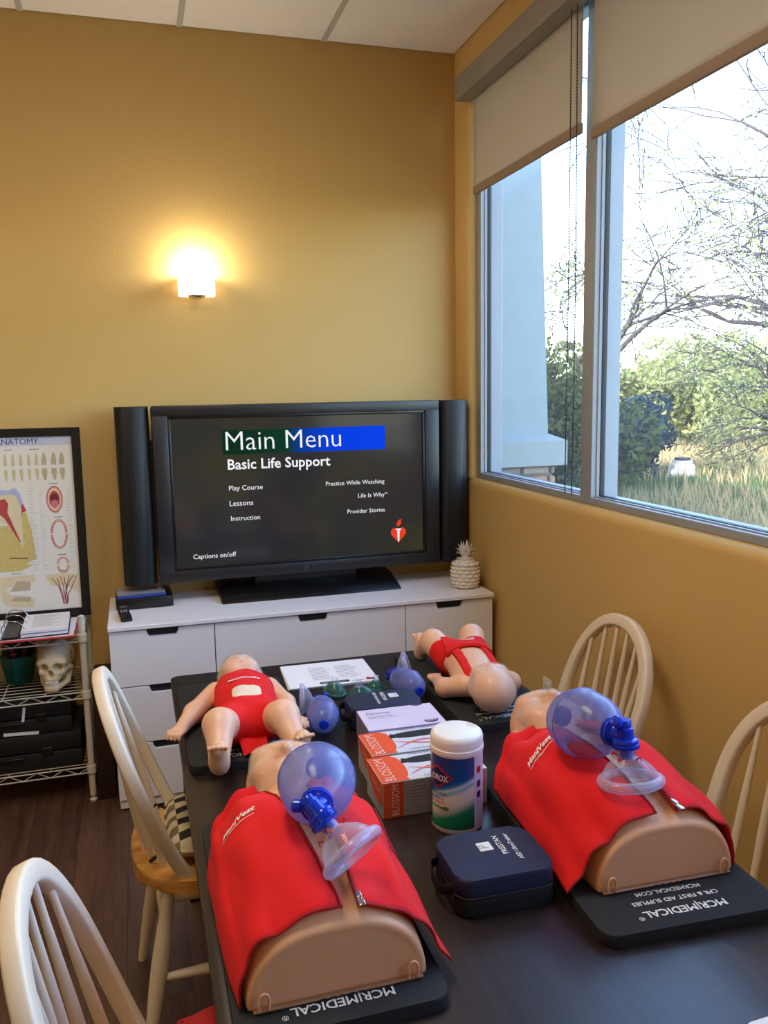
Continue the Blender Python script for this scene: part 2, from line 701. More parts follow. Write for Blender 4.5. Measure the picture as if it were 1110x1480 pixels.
# ------------------------------------------------------------------ ceiling with lay-in tiles on a grid
ceiling = structure(obj('ceiling', [g_box(ROOM_X0 - 0.2, 0.3, ROOM_Y0 - 0.2, 0.2, CEIL + 0.02, CEIL + 0.3)], M_TILE), 'white lay-in tile ceiling', 'ceiling')
TS = 0.61
tile_me = mesh_of('ceiling_tile', [g_box(-TS / 2 + 0.004, TS / 2 - 0.004, -TS / 2 + 0.004, TS / 2 - 0.004, CEIL + 0.0, CEIL + 0.018, 0.003, 1)], M_TILE, 30)
bar_me = mesh_of('grid_bar', [g_box(-0.012, 0.012, -3.2, 3.2, CEIL - 0.003, CEIL + 0.01)], M_TBAR, 0)
barx_me = mesh_of('grid_bar', [g_box(-2.7, 2.7, -0.012, 0.012, CEIL - 0.0025, CEIL + 0.01)], M_TBAR, 0)
tro_cells = set()
for tx, ty in TROFFERS:
    i = round((-tx - TS / 2) / TS)
    for j in (round((-ty - TS) / TS), round((-ty) / TS)):
        tro_cells.add((i, j))
for i in range(9):
    for j in range(11):
        cx, cy = -TS * (i + 0.5), -TS * (j + 0.5)
        if any(abs(cx - tx) < 0.31 and abs(cy - ty) < 0.62 for tx, ty in TROFFERS):
            continue
        inst('ceiling_tile', tile_me, ceiling, (cx, cy, 0))
for i in range(1, 9):
    inst('grid_bar', bar_me, ceiling, (-TS * i, -3.1, 0))
for j in range(1, 11):
    # cross bars; row 1 sits at two tiles (the strip along the wall is one long tile run)
    inst('grid_bar', barx_me, ceiling, (-2.6, -TS * j, 0))

M_DIFF = mat_emit('troffer_diffuser', (1.0, 0.87, 0.70, 1), 3.0)
for k, (tx, ty) in enumerate(TROFFERS):
    t = thing('ceiling_light', ['recessed ceiling troffer light directly above the table', 'recessed ceiling troffer light left of the table',
              'recessed ceiling troffer light behind the camera on the window side', 'recessed ceiling troffer light behind the camera on the far left'][k],
              'ceiling light', (tx, ty, CEIL))
    obj('housing', [g_box(-0.29, 0.29, -0.59, -0.56, -0.012, 0.015), g_box(-0.29, 0.29, 0.56, 0.59, -0.012, 0.015),
                    g_box(-0.29, -0.26, -0.56, 0.56, -0.012, 0.015), g_box(0.26, 0.29, -0.56, 0.56, -0.012, 0.015)], M_WHITE, t)
    obj('diffuser', [g_box(-0.26, 0.26, -0.56, 0.56, -0.004, 0.012)], M_DIFF, t)

# ------------------------------------------------------------------ walls
structure(obj('wall_back', [g_box(ROOM_X0 - 0.2, 0.152, 0, 0.2, -0.05, CEIL + 0.02)], M_WALL), 'gold painted wall behind the television', 'wall')
structure(obj('wall_left', [g_box(ROOM_X0 - 0.2, ROOM_X0, ROOM_Y0, 0, -0.05, CEIL + 0.02)], M_WALL), 'gold painted side wall of the room', 'wall')
structure(obj('wall_front', [g_box(ROOM_X0 - 0.2, 0.22, ROOM_Y0 - 0.2, ROOM_Y0, -0.05, CEIL + 0.02)], M_WALL), 'gold painted wall behind the viewer', 'wall')
# right wall: sill wall with rounded top edge, pier with rounded corner, header, far pier
SILL, HEAD, WY0, WY1 = 1.226, 3.0, -0.16, -4.25
rb = 0.036
TW = 0.152
prof = [(0, -0.05), (TW, -0.05), (TW, SILL), (rb, SILL)] + [(rb - rb * math.sin(a), SILL - rb + rb * math.cos(a)) for a in [PI / 2 * i / 6 for i in range(1, 7)]]
v, f = g_prism(prof, 0, 1)
low = ([(x, -6.2 * z, y) for x, y, z in v], f)
plan = [(0, 0), (0, WY0 + rb)] + [(rb - rb * math.cos(a), WY0 + rb - rb * math.sin(a)) for a in [PI / 2 * i / 6 for i in range(1, 7)]] + [(TW, WY0), (TW, 0)]
pier = g_prism(plan, SILL - 0.001, HEAD)
pier2 = g_box(0, TW, ROOM_Y0, WY1, SILL - 0.001, HEAD)
head = g_box(0, TW, ROOM_Y0, 0, HEAD, CEIL + 0.02)
structure(obj('wall_right', [low, pier, pier2, head], M_WALL), 'gold painted window wall with rounded sill edge', 'wall')

# ------------------------------------------------------------------ windows (aluminium frames with deep jambs and glass)
FX0, FX1, GX = 0.042, 0.150, 0.084
MUL = (-1.175, -1.113)


def window(name, ya, yb, jl, jr, label):
    """ya > yb: frame from ya to yb, jl/jr jamb widths"""
    w = obj(name, [g_box(GX - 0.003, GX + 0.003, yb + jr, ya - jl, SILL + 0.03, HEAD - 0.04)], M_GLASS)
    structure(w, label, 'window')
    zb, zt = SILL + 0.026, HEAD - 0.05
    obj('frame_jamb', [g_box(FX0, FX1, ya - jl, ya, SILL, HEAD, 0.002, 1)], M_ALU, w)
    if jr > 0:
        obj('frame_jamb', [g_box(FX0, FX1, yb, yb + jr, SILL, HEAD, 0.002, 1)], M_ALU, w)
    obj('frame_rail', [g_box(FX0, FX1, yb + jr, ya - jl, SILL, zb, 0.002, 1)], M_ALU, w)
    obj('frame_rail', [g_box(FX0, FX1, yb + jr, ya - jl, zt, HEAD, 0.002, 1)], M_ALU, w)
    g = 0.006
    obj('gasket', [g_box(GX - 0.009, GX + 0.009, ya - jl - g, ya - jl, zb, zt), g_box(GX - 0.009, GX + 0.009, yb + jr, yb + jr + g, zb, zt),
                   g_box(GX - 0.009, GX + 0.009, yb + jr, ya - jl, zb, zb + g), g_box(GX - 0.009, GX + 0.009, yb + jr, ya - jl, zt - g, zt)], M_ALUD, w)
    # bright inner glazing stop beside the gasket
    obj('glazing_stop', [g_box(GX - 0.022, GX - 0.010, ya - jl - 0.004, ya - jl, zb, zt), g_box(GX - 0.022, GX - 0.010, yb + jr, ya - jl, zb, zb + 0.004)], M_ALU, w)
    return w


window('window_1', WY0, MUL[0], 0.040, MUL[1] - MUL[0], 'narrow window pane beside the corner with a stucco column outside')
window('window_2', MUL[0], WY1, 0.012, 0.05, 'wide window pane looking onto the meadow')

# ------------------------------------------------------------------ roller blinds, valance, bead chains
vt = thing('blind_valance', 'long grey boxed valance above the window', 'valance', (0, -0.165, 2.89))
obj('fascia', [g_box(-0.062, -0.052, -4.2, 0, 0, 0.095, 0.002, 1)], M_VAL, vt)
obj('underside', [g_box(-0.052, 0.008, -4.2, 0, 0.0, 0.012), g_box(-0.052, 0.0, -4.2, 0, 0.085, 0.095)], M_VAL, vt)
obj('end_cap', [g_box(-0.062, 0.0, 0.0, 0.006, 0, 0.095, 0.002, 1)], M_VAL, vt)


def blind(label, ya, yb, zb):
    t = thing('roller_blind', label, 'blind', (0.018, 0, zb))
    z1 = 2.91 - zb

    def wob(u, v):
        y = ya + (yb - ya) * u
        z = 0.03 + (z1 - 0.03) * v
        edge = 0.006 * math.sin(v * 5.0 + u * 2) * (abs(2 * u - 1) ** 6)
        return (0.0015 * math.sin(u * 9 + v * 3) + edge * 0.4, y + edge, z)
    fb = obj('fabric', [g_grid(wob, 24, 16)], M_BLIND, t)
    solidify(fb, 0.0015)
    obj('hem_bar', [g_box(-0.008, 0.008, yb, ya, 0.0, 0.036, 0.005, 2)], M_HEM, t)
    obj('roller_tube', [g_cyl((0, ya, z1 + 0.03), (0, yb, z1 + 0.03), 0.022, n=14)], M_VAL, t)


blind('drawn roller blind over the narrow corner window', -0.185, -1.125, 2.492)
blind('drawn roller blind over the wide meadow window', -1.195, -4.2, 2.452)
ch = thing('bead_chain', 'thin looped bead chain hanging between the two roller blinds', 'chain', (-0.012, -1.115, 1.26))
for dx, dy in ((0, 0.012), (0.0, -0.028)):
    pts, rr = [], []
    nz_ = 330
    for i in range(nz_):
        z = 1.63 * i / (nz_ - 1)
        pts.append((dx + 0.004 * math.sin(z * 2), dy + 0.006 * math.sin(z * 1.3 + dy * 50), z))
        rr.append(0.0030 if i % 2 else 0.0012)
    c = obj('bead_strand', [g_tube(pts, rr, 5)], M_GREY, ch)

# ------------------------------------------------------------------ outside: building wing added for its shadow, column, meadow, shrubs, trees
GZ = -0.35
M_STUC = mat('stucco_pale', rgb(142, 152, 156), 0.9, var=0.03, bump=0.4, bscale=60)
M_STUC2 = mat('stucco_band', rgb(146, 152, 152), 0.9, var=0.03, bump=0.4, bscale=60)
structure(obj('wall_shade_wing', [g_box(-9, 0.13, 0.22, 15, GZ, 4.9)], M_STUC), 'unseen building wing added to shade the near meadow', 'wall')  # unseen mass, added so its shadow covers the near meadow
structure(obj('wall_shade_block', [g_box(ROOM_X0 - 0.2, 0.22, ROOM_Y0 - 0.2, 0.21, CEIL + 0.31, 4.9)], M_STUC), 'unseen roof mass added above the room for its shadow', 'wall')  # unseen solid mass, added to lengthen the building shadow outside


def mat_ground():
    m, nt, out = new_mat('meadow_ground')
    p = N(nt, 'ShaderNodeBsdfPrincipled', Roughness=0.95)
    tc = N(nt, 'ShaderNodeTexCoord')
    n1 = N(nt, 'ShaderNodeTexNoise', Scale=0.45, Detail=6.0)
    n2 = N(nt, 'ShaderNodeTexNoise', Scale=14.0, Detail=4.0)
    nt.links.new(tc.outputs['Object'], n1.inputs['Vector'])
    nt.links.new(tc.outputs['Object'], n2.inputs['Vector'])
    r = N(nt, 'ShaderNodeValToRGB')
    e = r.color_ramp.elements
    e[0].position, e[0].color = 0.42, rgb(96, 112, 74)
    e[1].position, e[1].color = 0.62, rgb(198, 178, 128)
    nt.links.new(n1.outputs['Fac'], r.inputs[0])
    mx = N(nt, 'ShaderNodeMix', data_type='RGBA', blend_type='MULTIPLY')
    mx.inputs[0].default_value = 0.4
    nt.links.new(r.outputs[0], mx.inputs[6])
    nt.links.new(n2.outputs['Color'], mx.inputs[7])
    nt.links.new(mx.outputs[2], p.inputs['Base Color'])
    nt.links.new(p.outputs[0], out.inputs[0])
    return m


structure(obj('ground_meadow', [g_grid(lambda u, v: (-2 + 120 * u, -30 + 150 * v, GZ + 0.05 * math.sin(60 * u) * math.sin(50 * v)), 60, 60)], mat_ground(), smooth=180), 'rough meadow outside', 'ground')

# tapered stucco column on a stone base
cl = thing('porch_column', 'tapered pale stucco column on a stone base outside the window', 'column', (1.02, 2.22, GZ))


def frustum(cx, cy, x0, y0, z0, x1, y1, z1):
    v = [(cx - x0, cy - y0, z0), (cx + x0, cy - y0, z0), (cx + x0, cy + y0, z0), (cx - x0, cy + y0, z0),
         (cx - x1, cy - y1, z1), (cx + x1, cy - y1, z1), (cx + x1, cy + y1, z1), (cx - x1, cy + y1, z1)]
    return v, [(0, 3, 2, 1), (4, 5, 6, 7), (0, 1, 5, 4), (1, 2, 6, 5), (2, 3, 7, 6), (3, 0, 4, 7)]


zc0 = 1.30 - GZ
obj('shaft', [frustum(0, 0, 0.415, 0.415, zc0, 0.335, 0.335, 4.4 - GZ)], M_STUC, cl, 0)
obj('cap_band', [frustum(0, 0, 0.52, 0.52, zc0 - 0.045, 0.42, 0.42, zc0), g_box(-0.52, 0.52, -0.52, 0.52, zc0 - 0.225, zc0 - 0.045)], M_STUC2, cl, 0)
obj('base_core', [g_box(-0.44, 0.44, -0.44, 0.44, 0, zc0 - 0.225)], mat('mortar_grey', rgb(120, 112, 104), 0.95), cl, 0)
random.seed(3)
M_ST = [mat('field_stone_a', rgb(150, 134, 122), 0.9, var=0.15, vscale=8, bump=0.5, bscale=30), mat('field_stone_b', rgb(126, 120, 116), 0.9, var=0.15, vscale=8, bump=0.5, bscale=30),
        mat('field_stone_c', rgb(160, 128, 104), 0.9, var=0.15, vscale=8, bump=0.5, bscale=30)]
for side in range(2):
    z = 0.02
    while z < zc0 - 0.24:
        h = random.uniform(0.13, 0.2)
        h = min(h, zc0 - 0.228 - z)
        a = -0.46
        while a < 0.46:
            w = random.uniform(0.14, 0.28)
            b = min(0.46, a + w)
            if b - a > 0.04 and h > 0.03:
                d = random.uniform(0.015, 0.04)
                if side == 0:
                    g = g_box(a + 0.008, b - 0.008, -0.44 - d, -0.43, z + 0.008, z + h - 0.008, 0.012, 1)
                else:
                    g = g_box(-0.44 - d, -0.43, a + 0.008, b - 0.008, z + 0.008, z + h - 0.008, 0.012, 1)
                obj('stone', [g], random.choice(M_ST), cl, 30)
            a = b
        z += h + 0.0001

# concrete urn-like cap in the grass
ur = thing('concrete_riser', 'pale round concrete riser with a dark lid standing in the meadow', 'riser', (9.35, 11.05, GZ))
obj('cone', [g_lathe([(0.34, 0.0), (0.31, 0.12), (0.24, 0.36), (0.20, 0.42), (0.20, 0.45), (0.0, 0.45)], 24)], mat('pale_concrete', rgb(214, 206, 200), 0.9, var=0.08, vscale=6, bump=0.3), ur, 40)
obj('lid', [g_lathe([(0.15, 0.45), (0.16, 0.47), (0.16, 0.50), (0.0, 0.51)], 24)], mat('riser_lid_dark', rgb(70, 64, 66), 0.7), ur, 40)


def mat_leaf(name, c1, c2, trans=0.45):
    m, nt, out = new_mat(name)
    d = N(nt, 'ShaderNodeBsdfDiffuse')
    t = N(nt, 'ShaderNodeBsdfTranslucent')
    oi = N(nt, 'ShaderNodeTexCoord')
    nz = N(nt, 'ShaderNodeTexNoise', Scale=1.8, Detail=3.0)
    nt.links.new(oi.outputs['Object'], nz.inputs['Vector'])
    mx = N(nt, 'ShaderNodeMix', data_type='RGBA')
    mx.inputs[6].default_value = c1
    mx.inputs[7].default_value = c2
    nt.links.new(nz.outputs['Fac'], mx.inputs[0])
    nt.links.new(mx.outputs[2], d.inputs[0])
    nt.links.new(mx.outputs[2], t.inputs[0])
    ms = N(nt, 'ShaderNodeMixShader', Fac=trans)
    nt.links.new(d.outputs[0], ms.inputs[1])
    nt.links.new(t.outputs[0], ms.inputs[2])
    nt.links.new(ms.outputs[0], out.inputs[0])
    return m


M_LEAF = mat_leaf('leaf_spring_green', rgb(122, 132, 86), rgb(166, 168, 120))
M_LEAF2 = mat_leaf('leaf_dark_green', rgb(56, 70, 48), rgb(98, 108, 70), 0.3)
M_LEAF3 = mat_leaf('leaf_blue_shade', rgb(34, 50, 66), rgb(50, 74, 84), 0.2)  # blue cast of reflection and shade put into the leaf colour
M_DRY = mat_leaf('dry_grass', rgb(150, 130, 94), rgb(196, 176, 134), 0.3)
M_GRASS = mat_leaf('green_grass', rgb(70, 92, 62), rgb(104, 124, 84), 0.3)
M_BARK = mat('bark_grey_brown', rgb(66, 60, 64), 0.95, var=0.2, vscale=5, bump=0.5, bscale=20)


def leaf_quads(pts, size, rnd):
    """numpy array of centres -> little folded leaf quads"""
    n = len(pts)
    a = rnd.normal(size=(n, 3))
    a /= np.linalg.norm(a, axis=1)[:, None]
    b = np.cross(a, rnd.normal(size=(n, 3)))
    b /= np.linalg.norm(b, axis=1)[:, None]
    s = size * rnd.uniform(0.6, 1.4, (n, 1))
    V = np.stack([pts - a * s, pts + b * s * 0.5, pts + a * s, pts - b * s * 0.5], 1).reshape(-1, 3)
    F = [(4 * i, 4 * i + 1, 4 * i + 2, 4 * i + 3) for i in range(n)]
    return V.tolist(), F


def tree(label, base, height, lean, seed, leaf_n, leaf_size, leaf_m, spread=1.0, levels=5, r0=0.14):
    rnd = random.Random(seed)
    nr = np.random.RandomState(seed)
    t = thing('tree', label, 'tree', base, 0, 'trees beyond the window')
    tubes, tips = [], []

    def grow(p, d, ln, r, lev):
        n = 5
        pts, rr = [tuple(p)], [r]
        q = Vector(p)
        dd = Vector(d)
        kids = []
        for i in range(n):
            dd = (dd + Vector((rnd.gauss(0, 0.13), rnd.gauss(0, 0.13), rnd.gauss(0.0, 0.10) - 0.03 * (lev > 1)))).normalized()
            q = q + dd * (ln / n)
            pts.append(tuple(q))
            rr.append(max(0.0075, r * (1 - 0.55 * (i + 1) / n)))
            kids.append((q.copy(), dd.copy(), rr[-1]))
            if lev >= 2:
                tips.append(tuple(q))
        tubes.append((lev, g_tube(pts, rr, 6 if lev < 2 else 4, cap=False)))
        if lev < levels:
            m = 3 if lev < 2 else 3
            for k in range(m + (1 if lev == 0 else 0)):
                kp, kd, kr = kids[rnd.randint(1, n - 1)] if k else kids[-1]
                ax = Vector((rnd.gauss(0, 1), rnd.gauss(0, 1), rnd.gauss(0, 0.7))).normalized()
                nd = (kd + ax * (0.75 * spread) + Vector(lean) * (0.5 if lev < 2 else 0.12)).normalized()
                grow(kp, nd, ln * rnd.uniform(0.55, 0.8), kr * rnd.uniform(0.6, 0.85), lev + 1)
    grow(Vector((0, 0, 0)), Vector((lean[0] * 0.15, lean[1] * 0.15, 1)).normalized(), height * 0.34, r0, 0)
    obj('trunk_and_boughs', [g for lv, g in tubes if lv < 2], M_BARK, t, 180, fix=False)
    tw = obj('twigs', [g for lv, g in tubes if lv >= 2], M_BARK, t, 180, fix=False)
    tw['kind'] = 'stuff'
    tp = np.array(tips)
    idx = nr.randint(0, len(tp), leaf_n)
    pp = tp[idx] + nr.normal(scale=0.13, size=(leaf_n, 3))
    lf = obj('leaves', [leaf_quads(pp, leaf_size, nr)], leaf_m, t, 0, fix=False)
    lf['kind'] = 'stuff'
    return t


def shrub(label, base, rx, ry, h, n, size, m, seed):
    nr = np.random.RandomState(seed)
    t = thing('shrub', label, 'shrub', base, 0, 'shrubs beyond the window')
    lob = nr.normal(size=(26, 3)) * np.array([rx, ry, h * 0.42]) * 0.42 + np.array([0, 0, h * 0.48])
    k = nr.randint(0, len(lob), n)
    d = nr.normal(size=(n, 3))
    d /= np.linalg.norm(d, axis=1)[:, None]
    rr = nr.uniform(0.6, 1.0, (n, 1)) ** 0.5 * np.array([rx, ry, h * 0.5]).min() * 0.52
    P = lob[k] + d * rr
    P = P[P[:, 2] > 0.02]
    f = obj('foliage', [leaf_quads(P, size, nr)], m, t, 0, fix=False)
    f['kind'] = 'stuff'
    st = []
    for i in range(9):
        q = lob[i]
        st.append(g_tube([(0.1 * math.cos(i), 0.1 * math.sin(i), -0.05), tuple(q * 0.5), tuple(q)], [0.04, 0.025, 0.008], 5))
    obj('stems', st, M_BARK, t, 180)
    return t


tree('large sparse tree at right with long reaching bare branches', (10.9, 7.3, GZ), 8.5, (-1.1, 0.35, 0.05), 11, 2600, 0.03, M_LEAF, 1.1, 5, 0.24)
tree('sparse budding tree in the middle distance behind the riser', (13.2, 10.6, GZ), 6.5, (-1.25, 0.25, -0.05), 5, 4600, 0.035, M_LEAF, 1.1, 5, 0.22)
tree('thin bare tree seen past the stucco column', (5.6, 9.6, GZ), 7.5, (0.15, -0.1, 0.2), 23, 1800, 0.035, M_LEAF, 0.9, 5, 0.15)
tree('far budding tree along the meadow edge', (19.5, 13.0, GZ), 8.0, (-0.9, 0.2, 0.0), 31, 4200, 0.06, M_LEAF, 1.1, 5, 0.18)
tree('high sparse tree whose upper branches reach in from the right', (10.2, 5.4, GZ), 11.5, (-1.0, 0.75, 0.25), 41, 1500, 0.03, M_LEAF, 1.0, 5, 0.24)
tree('thin tree with drooping twigs right of the mullion', (17.5, 12.2, GZ), 9.5, (-1.3, 0.5, 0.1), 57, 3000, 0.04, M_LEAF, 1.1, 5, 0.2)
shrub('tall green shrub just beyond the stucco column', (5.1, 8.6, GZ), 1.0, 1.0, 2.7, 9000, 0.06, M_LEAF2, 2)
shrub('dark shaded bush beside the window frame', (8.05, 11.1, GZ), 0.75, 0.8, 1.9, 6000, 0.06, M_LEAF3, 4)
shrub('wide pale green thicket behind the riser at right', (17.2, 16.5, GZ), 3.4, 2.2, 3.6, 15000, 0.10, M_LEAF, 6)
shrub('pale green thicket in the middle of the wide window', (14.0, 18.5, GZ), 2.4, 2.0, 2.9, 9000, 0.10, M_LEAF, 8)
shrub('rounded pale bush at the right end of the meadow', (20.5, 14.5, GZ), 3.0, 2.2, 4.2, 11000, 0.11, M_LEAF, 9)
shrub('distant dark thicket behind the thin bare tree', (9.5, 19.5, GZ), 3.2, 2.0, 3.0, 9000, 0.11, M_LEAF2, 12)


def grass(label, n, region, hmin, hmax, m, seed, w=0.008):
    nr = np.random.RandomState(seed)
    x = nr.uniform(region[0], region[1], n)
    y = nr.uniform(region[2], region[3], n)
    cl_ = np.sin(x * 2.1 + 1.3 * np.sin(y)) * np.sin(y * 1.7 + seed)
    keep = nr.uniform(-1, 1, n) < cl_ + 0.35
    x, y = x[keep], y[keep]
    n = len(x)
    h = nr.uniform(hmin, hmax, n)
    a = nr.uniform(0, 2 * PI, n)
    bx, by = nr.normal(scale=0.22, size=n) * h, nr.normal(scale=0.22, size=n) * h
    dx, dy = np.cos(a) * w, np.sin(a) * w
    V = np.stack([np.stack([x - dx, y - dy, np.full(n, GZ - 0.05)], 1), np.stack([x + dx, y + dy, np.full(n, GZ - 0.05)], 1),
                  np.stack([x + dx * 0.7 + bx * 0.4, y + dy * 0.7 + by * 0.4, GZ + h * 0.6], 1), np.stack([x + bx, y + by, GZ + h], 1),
                  np.stack([x - dx * 0.7 + bx * 0.4, y - dy * 0.7 + by * 0.4, GZ + h * 0.6], 1)], 1).reshape(-1, 3)
    F = [(5 * i, 5 * i + 1, 5 * i + 2, 5 * i + 3, 5 * i + 4) for i in range(n)]
    g = obj('meadow_grass', [(V.tolist(), F)], m, None, 0, fix=False)
    tag(g, label, 'grass')
    g['kind'] = 'stuff'


grass('short green meadow grass in the building shade', 60000, (4.0, 11.5, 4.5, 12.5), 0.10, 0.28, M_GRASS, 1)
grass('tall dry straw coloured grass near the window', 7000, (3.5, 8.5, 4.0, 8.5), 0.2, 0.5, M_DRY, 2, 0.005)
grass('sunlit dry grass across the far meadow', 22000, (8.0, 24.0, 9.0, 24.0), 0.15, 0.5, M_DRY, 3, 0.014)

# ------------------------------------------------------------------ white console with drawers
CX0, CX1, CYF, CH = -1.6325, -0.0325, -0.505, 0.757
con = thing('media_console', 'long low white console with three columns of drawers under the television', 'console', ((CX0 + CX1) / 2, CYF / 2, 0))
ox, oy = (CX0 + CX1) / 2, CYF / 2


def L(g, o=(0, 0, 0)):
    return [(x - o[0], y - o[1], z - o[2]) for x, y, z in g[0]], g[1]


CO = (ox, oy, 0)
obj('top', [L(g_box(CX0 - 0.004, CX1 + 0.004, -0.518, -0.004, CH - 0.017, CH, 0.002, 1), CO)], M_WHITE, con)
obj('carcass', [L(g_box(CX0 + 0.002, CX1 - 0.002, CYF + 0.02, -0.006, 0.045, CH - 0.018), CO)], mat('cabinet_inner_shadow', rgb(52, 50, 50), 0.7), con)
obj('side_panel', [L(g_box(CX0, CX0 + 0.016, CYF + 0.001, -0.006, 0.045, CH - 0.018), CO)], M_WHITE, con)
obj('side_panel', [L(g_box(CX1 - 0.016, CX1, CYF + 0.001, -0.006, 0.045, CH - 0.018), CO)], M_WHITE, con)
obj('plinth', [L(g_box(CX0 + 0.002, CX1 - 0.002, CYF + 0.008, -0.01, 0.008, 0.043, 0.002, 1), CO)], M_WHITE, con)
for fx in (CX0 + 0.06, CX0 + 0.4, -0.85, CX1 - 0.4, CX1 - 0.06):
    obj('foot', [L(g_cyl((fx, CYF + 0.05, 0), (fx, CYF + 0.05, 0.012), 0.018, n=12), CO)], M_BLACK, con)


def drawer(x0, x1, z0, z1):
    c = (x0 + x1) / 2
    w, d = 0.062, 0.030
    P = [(x0, z0), (x1, z0), (x1, z1), (c + w, z1), (c + w - 0.006, z1 - d + 0.006), (c + w - 0.012, z1 - d), (c - w + 0.012, z1 - d), (c - w + 0.006, z1 - d + 0.006), (c - w, z1), (x0, z1)]
    v, f = g_prism(P, 0, 0.018, 0.001, 1)
    g = [(x, CYF + z, y) for x, y, z in v], f
    dr = obj('drawer', [L(g, CO)], M_WHITE, con, smooth=25)
    obj('handle_shade_plate', [L(g_box(c - w - 0.005, c + w + 0.005, CYF + 0.0185, CYF + 0.0225, z1 - d - 0.01, z1 + 0.004), CO)], M_BLACKM, dr)  # black plate standing in for the shade inside the cut-out


rows = [(0.047, 0.274), (0.279, 0.506), (0.511, 0.734)]
for xa, xb in ((CX0, CX0 + 0.4), (CX0 + 0.4, CX1 - 0.4), (CX1 - 0.4, CX1)):
    for za, zb in rows:
        drawer(xa + 0.002, xb - 0.002, za, zb)

# ------------------------------------------------------------------ television with side speakers
TVY = -0.215
tv = thing('television', 'large black flat panel television with side speakers showing a menu', 'television', (-0.79, -0.17, CH))
TO = (-0.79, -0.17, CH)
TX0, TX1, TZ0, TZ1 = -1.424, -0.168, 0.846, 1.592
SX0, SX1, SZ0, SZ1 = -1.349, -0.246, 0.908, 1.536
bz = []
v, f = g_prism(round_rect(TX0, TX1, TZ0, TZ1, 0.012, 3), 0, 0.09, 0.006, 2)
body = ([(x, -0.125 + 0.0 - z + 0.0, y) for x, y, z in v], f)
# bezel as four bars around the screen, stepping inwards, in front of the body
obj('cabinet', [L(([(x, TVY + 0.022 + z, y) for x, y, z in v], f), TO)], M_BLACKM, tv)


def bar(x0, x1, z0, z1, y0, y1, b=0.003):
    return L(g_box(x0, x1, y0, y1, z0, z1, b, 2), TO)


obj('bezel', [bar(TX0, TX1, SZ1 + 0.012, TZ1, TVY, TVY + 0.03), bar(TX0, TX1, TZ0, SZ0 - 0.012, TVY, TVY + 0.03),
              bar(TX0, SX0 - 0.012, SZ0 - 0.015, SZ1 + 0.015, TVY, TVY + 0.03), bar(SX1 + 0.012, TX1, SZ0 - 0.015, SZ1 + 0.015, TVY, TVY + 0.03)],
    mat('tv_bezel', rgb(34, 34, 37), 0.38, var=0.05), tv)
obj('inner_bezel', [bar(SX0 - 0.014, SX1 + 0.014, SZ1, SZ1 + 0.014, TVY + 0.006, TVY + 0.03), bar(SX0 - 0.014, SX1 + 0.014, SZ0 - 0.014, SZ0, TVY + 0.006, TVY + 0.03),
                    bar(SX0 - 0.014, SX0, SZ0, SZ1, TVY + 0.006, TVY + 0.03), bar(SX1, SX1 + 0.014, SZ0, SZ1, TVY + 0.006, TVY + 0.03)], M_BLACK, tv)


def mat_screen():
    m, nt, out = new_mat('tv_screen')
    p = N(nt, 'ShaderNodeBsdfPrincipled', Roughness=0.12)
    p.inputs['Base Color'].default_value = (0.008, 0.008, 0.009, 1)
    p.inputs['Specular IOR Level'].default_value = 0.4
    tc = N(nt, 'ShaderNodeTexCoord')
    mp = N(nt, 'ShaderNodeMapping')
    nt.links.new(tc.outputs['Object'], mp.inputs[0])
    nz = N(nt, 'ShaderNodeTexNoise', Scale=2.6, Detail=5.0, Distortion=0.6)
    nt.links.new(mp.outputs[0], nz.inputs['Vector'])
    r = N(nt, 'ShaderNodeValToRGB')
    e = r.color_ramp.elements
    e[0].position, e[0].color = 0.35, rgb(38, 37, 42)
    e[1].position, e[1].color = 0.72, rgb(58, 56, 34)  # olive blotches paint a faint room reflection into the screen
    k = e.new(0.52)
    k.color = rgb(44, 45, 41)
    nt.links.new(nz.outputs['Fac'], r.inputs[0])
    nt.links.new(r.outputs[0], p.inputs['Emission Color'])
    p.inputs['Emission Strength'].default_value = 0.8
    nt.links.new(p.outputs[0], out.inputs[0])
    return m


scr = obj('screen', [bar(SX0, SX1, SZ0, SZ1, TVY + 0.014, TVY + 0.03, 0)], mat_screen(), tv, label='lit screen with a white lettered menu')
M_SWHITE = mat_emit('screen_white', (0.93, 0.95, 1, 1), 0.95)
M_SBLUE = mat_emit('screen_blue', rgb(12, 62, 222), 1.0)
M_SRED = mat_emit('screen_red', rgb(236, 66, 38), 0.95)


def mat_banner():
    m, nt, out = new_mat('screen_banner')
    e = N(nt, 'ShaderNodeEmission')
    tc = N(nt, 'ShaderNodeTexCoord')
    sp = N(nt, 'ShaderNodeSeparateXYZ')
    nt.links.new(tc.outputs['Object'], sp.inputs[0])
    mr = N(nt, 'ShaderNodeMapRange')
    mr.inputs['From Min'].default_value = -0.32
    mr.inputs['From Max'].default_value = 0.34
    nt.links.new(sp.outputs['X'], mr.inputs[0])
    r = N(nt, 'ShaderNodeValToRGB')
    q = r.color_ramp.elements
    q[0].position, q[0].color = 0.0, rgb(16, 48, 30)
    q[1].position, q[1].color = 1.0, rgb(12, 66, 232)
    k = q.new(0.38)
    k.color = rgb(18, 58, 40)
    k = q.new(0.47)
    k.color = rgb(14, 58, 150)
    k = q.new(0.7)
    k.color = rgb(10, 62, 226)
    nt.links.new(mr.outputs[0], r.inputs[0])
    nt.links.new(r.outputs[0], e.inputs[0])
    nt.links.new(e.outputs[0], out.inputs[0])
    return m


# picture plane: u to the right, v up, in screen pixels of the photograph mapped to metres
def scr_pt(u, v, lift=0.0006):
    return (SX0 + u * (SX1 - SX0) - TO[0], TVY + 0.0138 - lift - TO[1], SZ0 + v * (SZ1 - SZ0) - TO[2])


